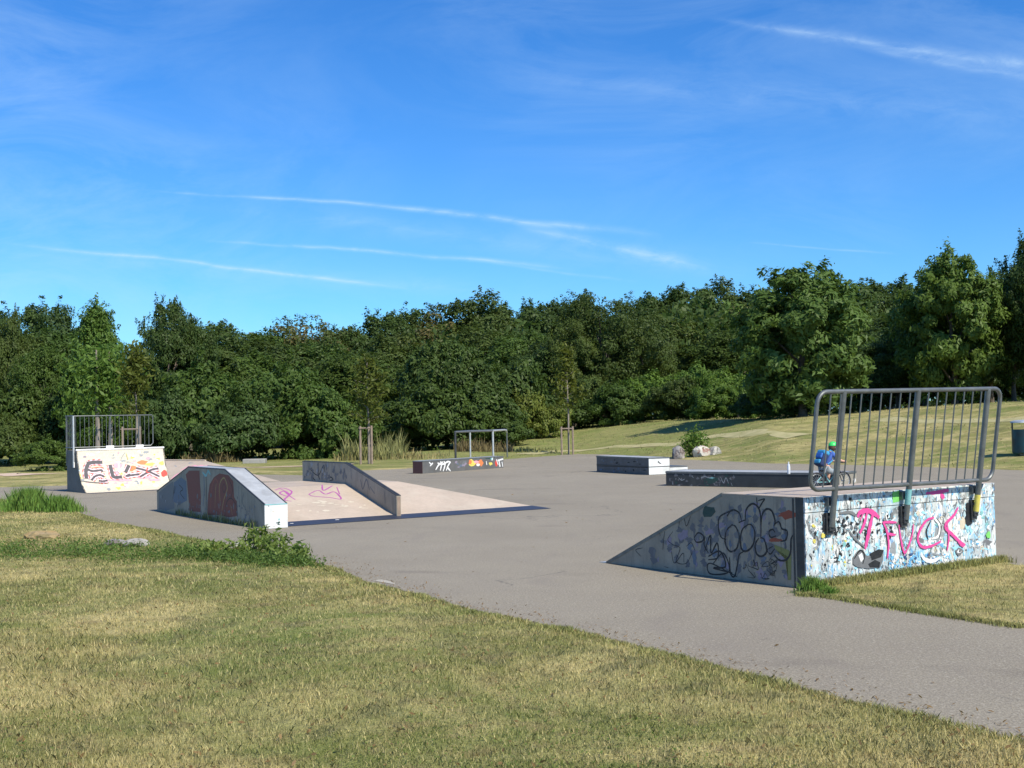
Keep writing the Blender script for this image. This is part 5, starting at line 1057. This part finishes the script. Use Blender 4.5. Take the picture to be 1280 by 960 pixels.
# shrub among boulders
x = xpix(868, 560, 49.9); r = empty('shrub', (x, 49.9, float(tz(x, 49.9))), 0, label='small leafy shrub growing between the boulders', cat='shrub')
P_ = rng.normal(size=(1400, 3))*np.array([.26, .2, .26])+np.array([0, 0, .45]); P_ = P_[P_[:, 2] > .02]; leafy('foliage', P_, .09, M['leaf_light'], parent=r)
mb = MB(); [mb.tube([(0, 0, 0), (random.uniform(-.3, .3), random.uniform(-.2, .2), random.uniform(.5, .9))], [.012, .005], 5) for _ in range(8)]; build('stem', mb, M['bark'], r, world=False)

# ------------------------------------------------------------------ CHILD ON A BIKE
KX, KY = xpix(1031, 612, 27.4), 27.4; KYAW = .45
def skin_obj(name, V_, E_, Rr, m, parent, sub=1):
    me = bpy.data.meshes.new(name); me.from_pydata(V_, E_, []); me.materials.append(m); o = bpy.data.objects.new(name, me); COL.objects.link(o); o.parent = parent
    sk = o.modifiers.new('skin', 'SKIN'); sk.use_smooth_shade = True
    for i, r_ in enumerate(Rr): rr_ = r_ if isinstance(r_, tuple) else (r_, r_); me.skin_vertices[0].data[i].radius = rr_
    me.skin_vertices[0].data[0].use_root = True
    s_ = o.modifiers.new('sub', 'SUBSURF'); s_.levels = sub; s_.render_levels = sub; return o
M['skin'] = paint('skin', (.62, .36, .25), .55, .1); M['hair'] = paint('brown_hair', (.10, .05, .03), .7); M['shirt'] = paint('blue_shirt', (.05, .12, .42), .8); M['shorts'] = paint('grey_shorts', (.30, .34, .36), .85); M['shoe'] = paint('black_shoe', (.02, .02, .025), .6)
M['helmet'] = paint('bright_green_helmet', (.05, .65, .12), .3, .1); M['pack'] = paint('blue_backpack', (.025, .14, .48), .7); M['pack_light'] = paint('light_blue_cloth', (.04, .32, .56), .7); M['pack_dark'] = paint('navy_cloth', (.012, .03, .10), .8)
kid = empty('person', (KX, KY, 0), KYAW, label='child in green helmet and blue shirt sitting on a small bicycle behind the railing', cat='person')
V_ = [(.0, 0, .50), (.06, 0, .62), (.13, 0, .76), (.19, 0, .855), (.225, 0, .90), (.26, 0, .965), (.275, 0, 1.02)]; E_ = [(0, 1), (1, 2), (2, 3), (3, 4), (4, 5), (5, 6)]; Rr = [(.085, .075), (.08, .07), (.09, .075), (.055, .05), (.035, .035), (.078, .07), (.06, .055)]
for s_ in (1, -1):
    i = len(V_); V_ += [(.16, s_*.105, .82), (.26, s_*.15, .70), (.40, s_*.16, .655), (.435, s_*.16, .65)]; E_ += [(2, i), (i, i+1), (i+1, i+2), (i+2, i+3)]; Rr += [.042, .034, .026, .024]
    for f, (dx_, dy_, l_) in enumerate(((.03, .026, .045), (.032, .010, .052), (.032, -.006, .05), (.028, -.02, .042))):
        j = len(V_); V_ += [(.435+dx_, s_*(.16+dy_), .655), (.435+dx_+.012, s_*(.16+dy_), .63)]; E_ += [(i+3, j), (j, j+1)]; Rr += [.009, .008]
    j = len(V_); V_ += [(.44, s_*.13, .64), (.46, s_*.125, .625)]; E_ += [(i+3, j), (j, j+1)]; Rr += [.01, .008]
    i = len(V_); kz = .50 if s_ > 0 else .40; az = .22 if s_ > 0 else .12
    V_ += [(.02, s_*.07, .48), (.23, s_*.095, kz), (.17, s_*.10, az), (.16, s_*.10, az-.04), (.25, s_*.105, az-.05)]; E_ += [(0, i), (i, i+1), (i+1, i+2), (i+2, i+3), (i+3, i+4)]; Rr += [.07, .05, .032, .032, .024]
body = skin_obj('body', V_, E_, Rr, M['skin'], kid)
skin_obj('shirt', [(.01, 0, .52), (.06, 0, .62), (.13, 0, .76), (.185, 0, .85), (.16, .11, .815), (.225, .145, .74), (.16, -.11, .815), (.225, -.145, .74)], [(0, 1), (1, 2), (2, 3), (2, 4), (4, 5), (2, 6), (6, 7)], [(.098, .085), (.092, .08), (.102, .088), (.05, .05), .055, .05, .055, .05], M['shirt'], kid)
skin_obj('shorts', [(0, 0, .51), (.02, .07, .485), (.19, .09, .49), (.02, -.07, .485), (.19, -.09, .41)], [(0, 1), (1, 2), (0, 3), (3, 4)], [(.10, .088), .08, .062, .08, .062], M['shorts'], kid)
for s_, az in ((1, .22), (-1, .12)): skin_obj('shoe', [(.15, s_*.10, az-.05), (.20, s_*.103, az-.058), (.265, s_*.106, az-.062)], [(0, 1), (1, 2)], [.042, .04, .032], M['shoe'], kid)
mb = MB(); mb.sphere((.258, 0, 1.0), .108, .095, .095, 16, z0=-.25); hl = build('helmet', mb, M['helmet'], kid, sm=True, world=False)
mb = MB(); mb.sphere((.24, 0, .965), .09, .085, .09, 14); build('hair', mb, M['hair'], kid, sm=True, world=False)
for s_ in (1, -1): mb = MB(); mb.sphere((.328, s_*.028, .975), .009, .011, .009, 8); build('eye', mb, M['shoe'], kid, world=False); mb = MB(); mb.sphere((.262, s_*.084, .955), .014, .009, .02, 8); build('ear', mb, M['skin'], kid, world=False, sm=True)
mb = MB(); mb.sphere((.345, 0, .955), .014, .010, .014, 8); build('nose', mb, M['skin'], kid, world=False, sm=True); mb = MB(); mb.sphere((.334, 0, .928), .006, .02, .004, 8); build('mouth', mb, M['p_rose'], kid, world=False)
bk = empty('backpack', (KX, KY, 0), KYAW, label='blue backpack on the back of the child', cat='backpack')
def rot(p, o_, a_): x_, z_ = p[0]-o_[0], p[2]-o_[2]; return (o_[0]+x_*math.cos(a_)+z_*math.sin(a_), p[1], o_[2]-x_*math.sin(a_)+z_*math.cos(a_))
def pk(name, c, sx_, sy_, sz_, m_): 
    mb = MB(); mb.cbox(c, sx_, sy_, sz_); mb.v = [rot(p, (.0, 0, .70), .45) for p in mb.v]; return build(name, mb, m_, bk, bevel=.035, world=False)
pk('body', (-.07, 0, .68), .15, .25, .32, M['pack_dark']); pk('lid', (-.075, 0, .83), .17, .26, .10, M['pack_light']); pk('front_pocket', (-.155, 0, .735), .06, .20, .13, M['pack']); pk('lower_pocket', (-.15, 0, .60), .06, .19, .10, M['pack_light'])
for s_ in (1, -1): mb = MB(); mb.tube([(.03, s_*.07, .84), (.12, s_*.08, .905), (.22, s_*.085, .84), (.19, s_*.10, .70), (.02, s_*.10, .60)], .014, 6); build('strap', mb, M['pack_light'], bk, world=False, sm=True)
bi = empty('bicycle', (KX, KY, 0), KYAW, label='small dark bicycle ridden by the child', cat='bicycle')
def wheel(cx_):
    mb = MB(); mb.tube([(cx_+.195*math.cos(a), 0, .215+.195*math.sin(a)) for a in np.linspace(0, 2*math.pi, 28, endpoint=False)], .02, 8, closed=True); w_ = build('wheel', mb, M['shoe'], bi, world=False, sm=True)
    mb = MB(); mb.tube([(cx_+.172*math.cos(a), 0, .215+.172*math.sin(a)) for a in np.linspace(0, 2*math.pi, 28, endpoint=False)], .007, 6, closed=True)
    for k in range(16): a = k*math.pi/8; mb.tube([(cx_, .015*(-1)**k, .215), (cx_+.17*math.cos(a), 0, .215+.17*math.sin(a))], .0018, 4)
    mb.tube([(cx_, -.04, .215), (cx_, .04, .215)], .018, 8); build('rim', mb, M['steel_light'], w_, world=False)
wheel(-.22); wheel(.52)
mb = MB(); BB = (.12, 0, .20)
for a, b, r_ in (((-.22, 0, .215), BB, .01), ((-.22, 0, .215), (.0, 0, .40), .009), (BB, (-.01, 0, .44), .014), (BB, (.40, 0, .47), .016), ((.0, 0, .40), (.41, 0, .51), .015), ((.40, 0, .45), (.42, 0, .56), .02)): mb.tube([a, b], r_, 8)
build('frame', mb, M['p_teal'], bi, world=False, sm=True)
mb = MB(); mb.tube([(.52, .045, .215), (.44, .045, .40), (.42, 0, .45)], .011, 8); mb.tube([(.52, -.045, .215), (.44, -.045, .40), (.42, 0, .45)], .011, 8); build('fork', mb, M['dark_steel'], bi, world=False)
mb = MB(); mb.tube([(.42, 0, .56), (.43, 0, .62)], .012, 8); mb.tube([(.43, .22, .64), (.44, .10, .625), (.43, 0, .615), (.44, -.10, .625), (.43, -.22, .64)], .011, 8); build('handlebar', mb, M['dark_steel'], bi, world=False)
mb = MB(); mb.tube([(-.01, 0, .43), (-.015, 0, .45)], .012, 8); mb.sphere((-.02, 0, .46), .11, .065, .025, 12); build('saddle', mb, M['shoe'], bi, world=False, sm=True)
mb = MB(); mb.tube([BB, (.20, .05, .155)], .009, 6); mb.tube([BB, (.04, -.05, .245)], .009, 6); mb.lathe([(0, 0), (.06, 0), (.06, .008), (0, .008)], (0, 0, 0), 16); mb.v = mb.v; build('crank', mb, M['dark_steel'], bi, world=False)
for p in ((.20, .10, .145), (.18, -.10, .055)): mb = MB(); mb.cbox(p, .07, .08, .018); build('pedal', mb, M['dark_steel'], bi, world=False)
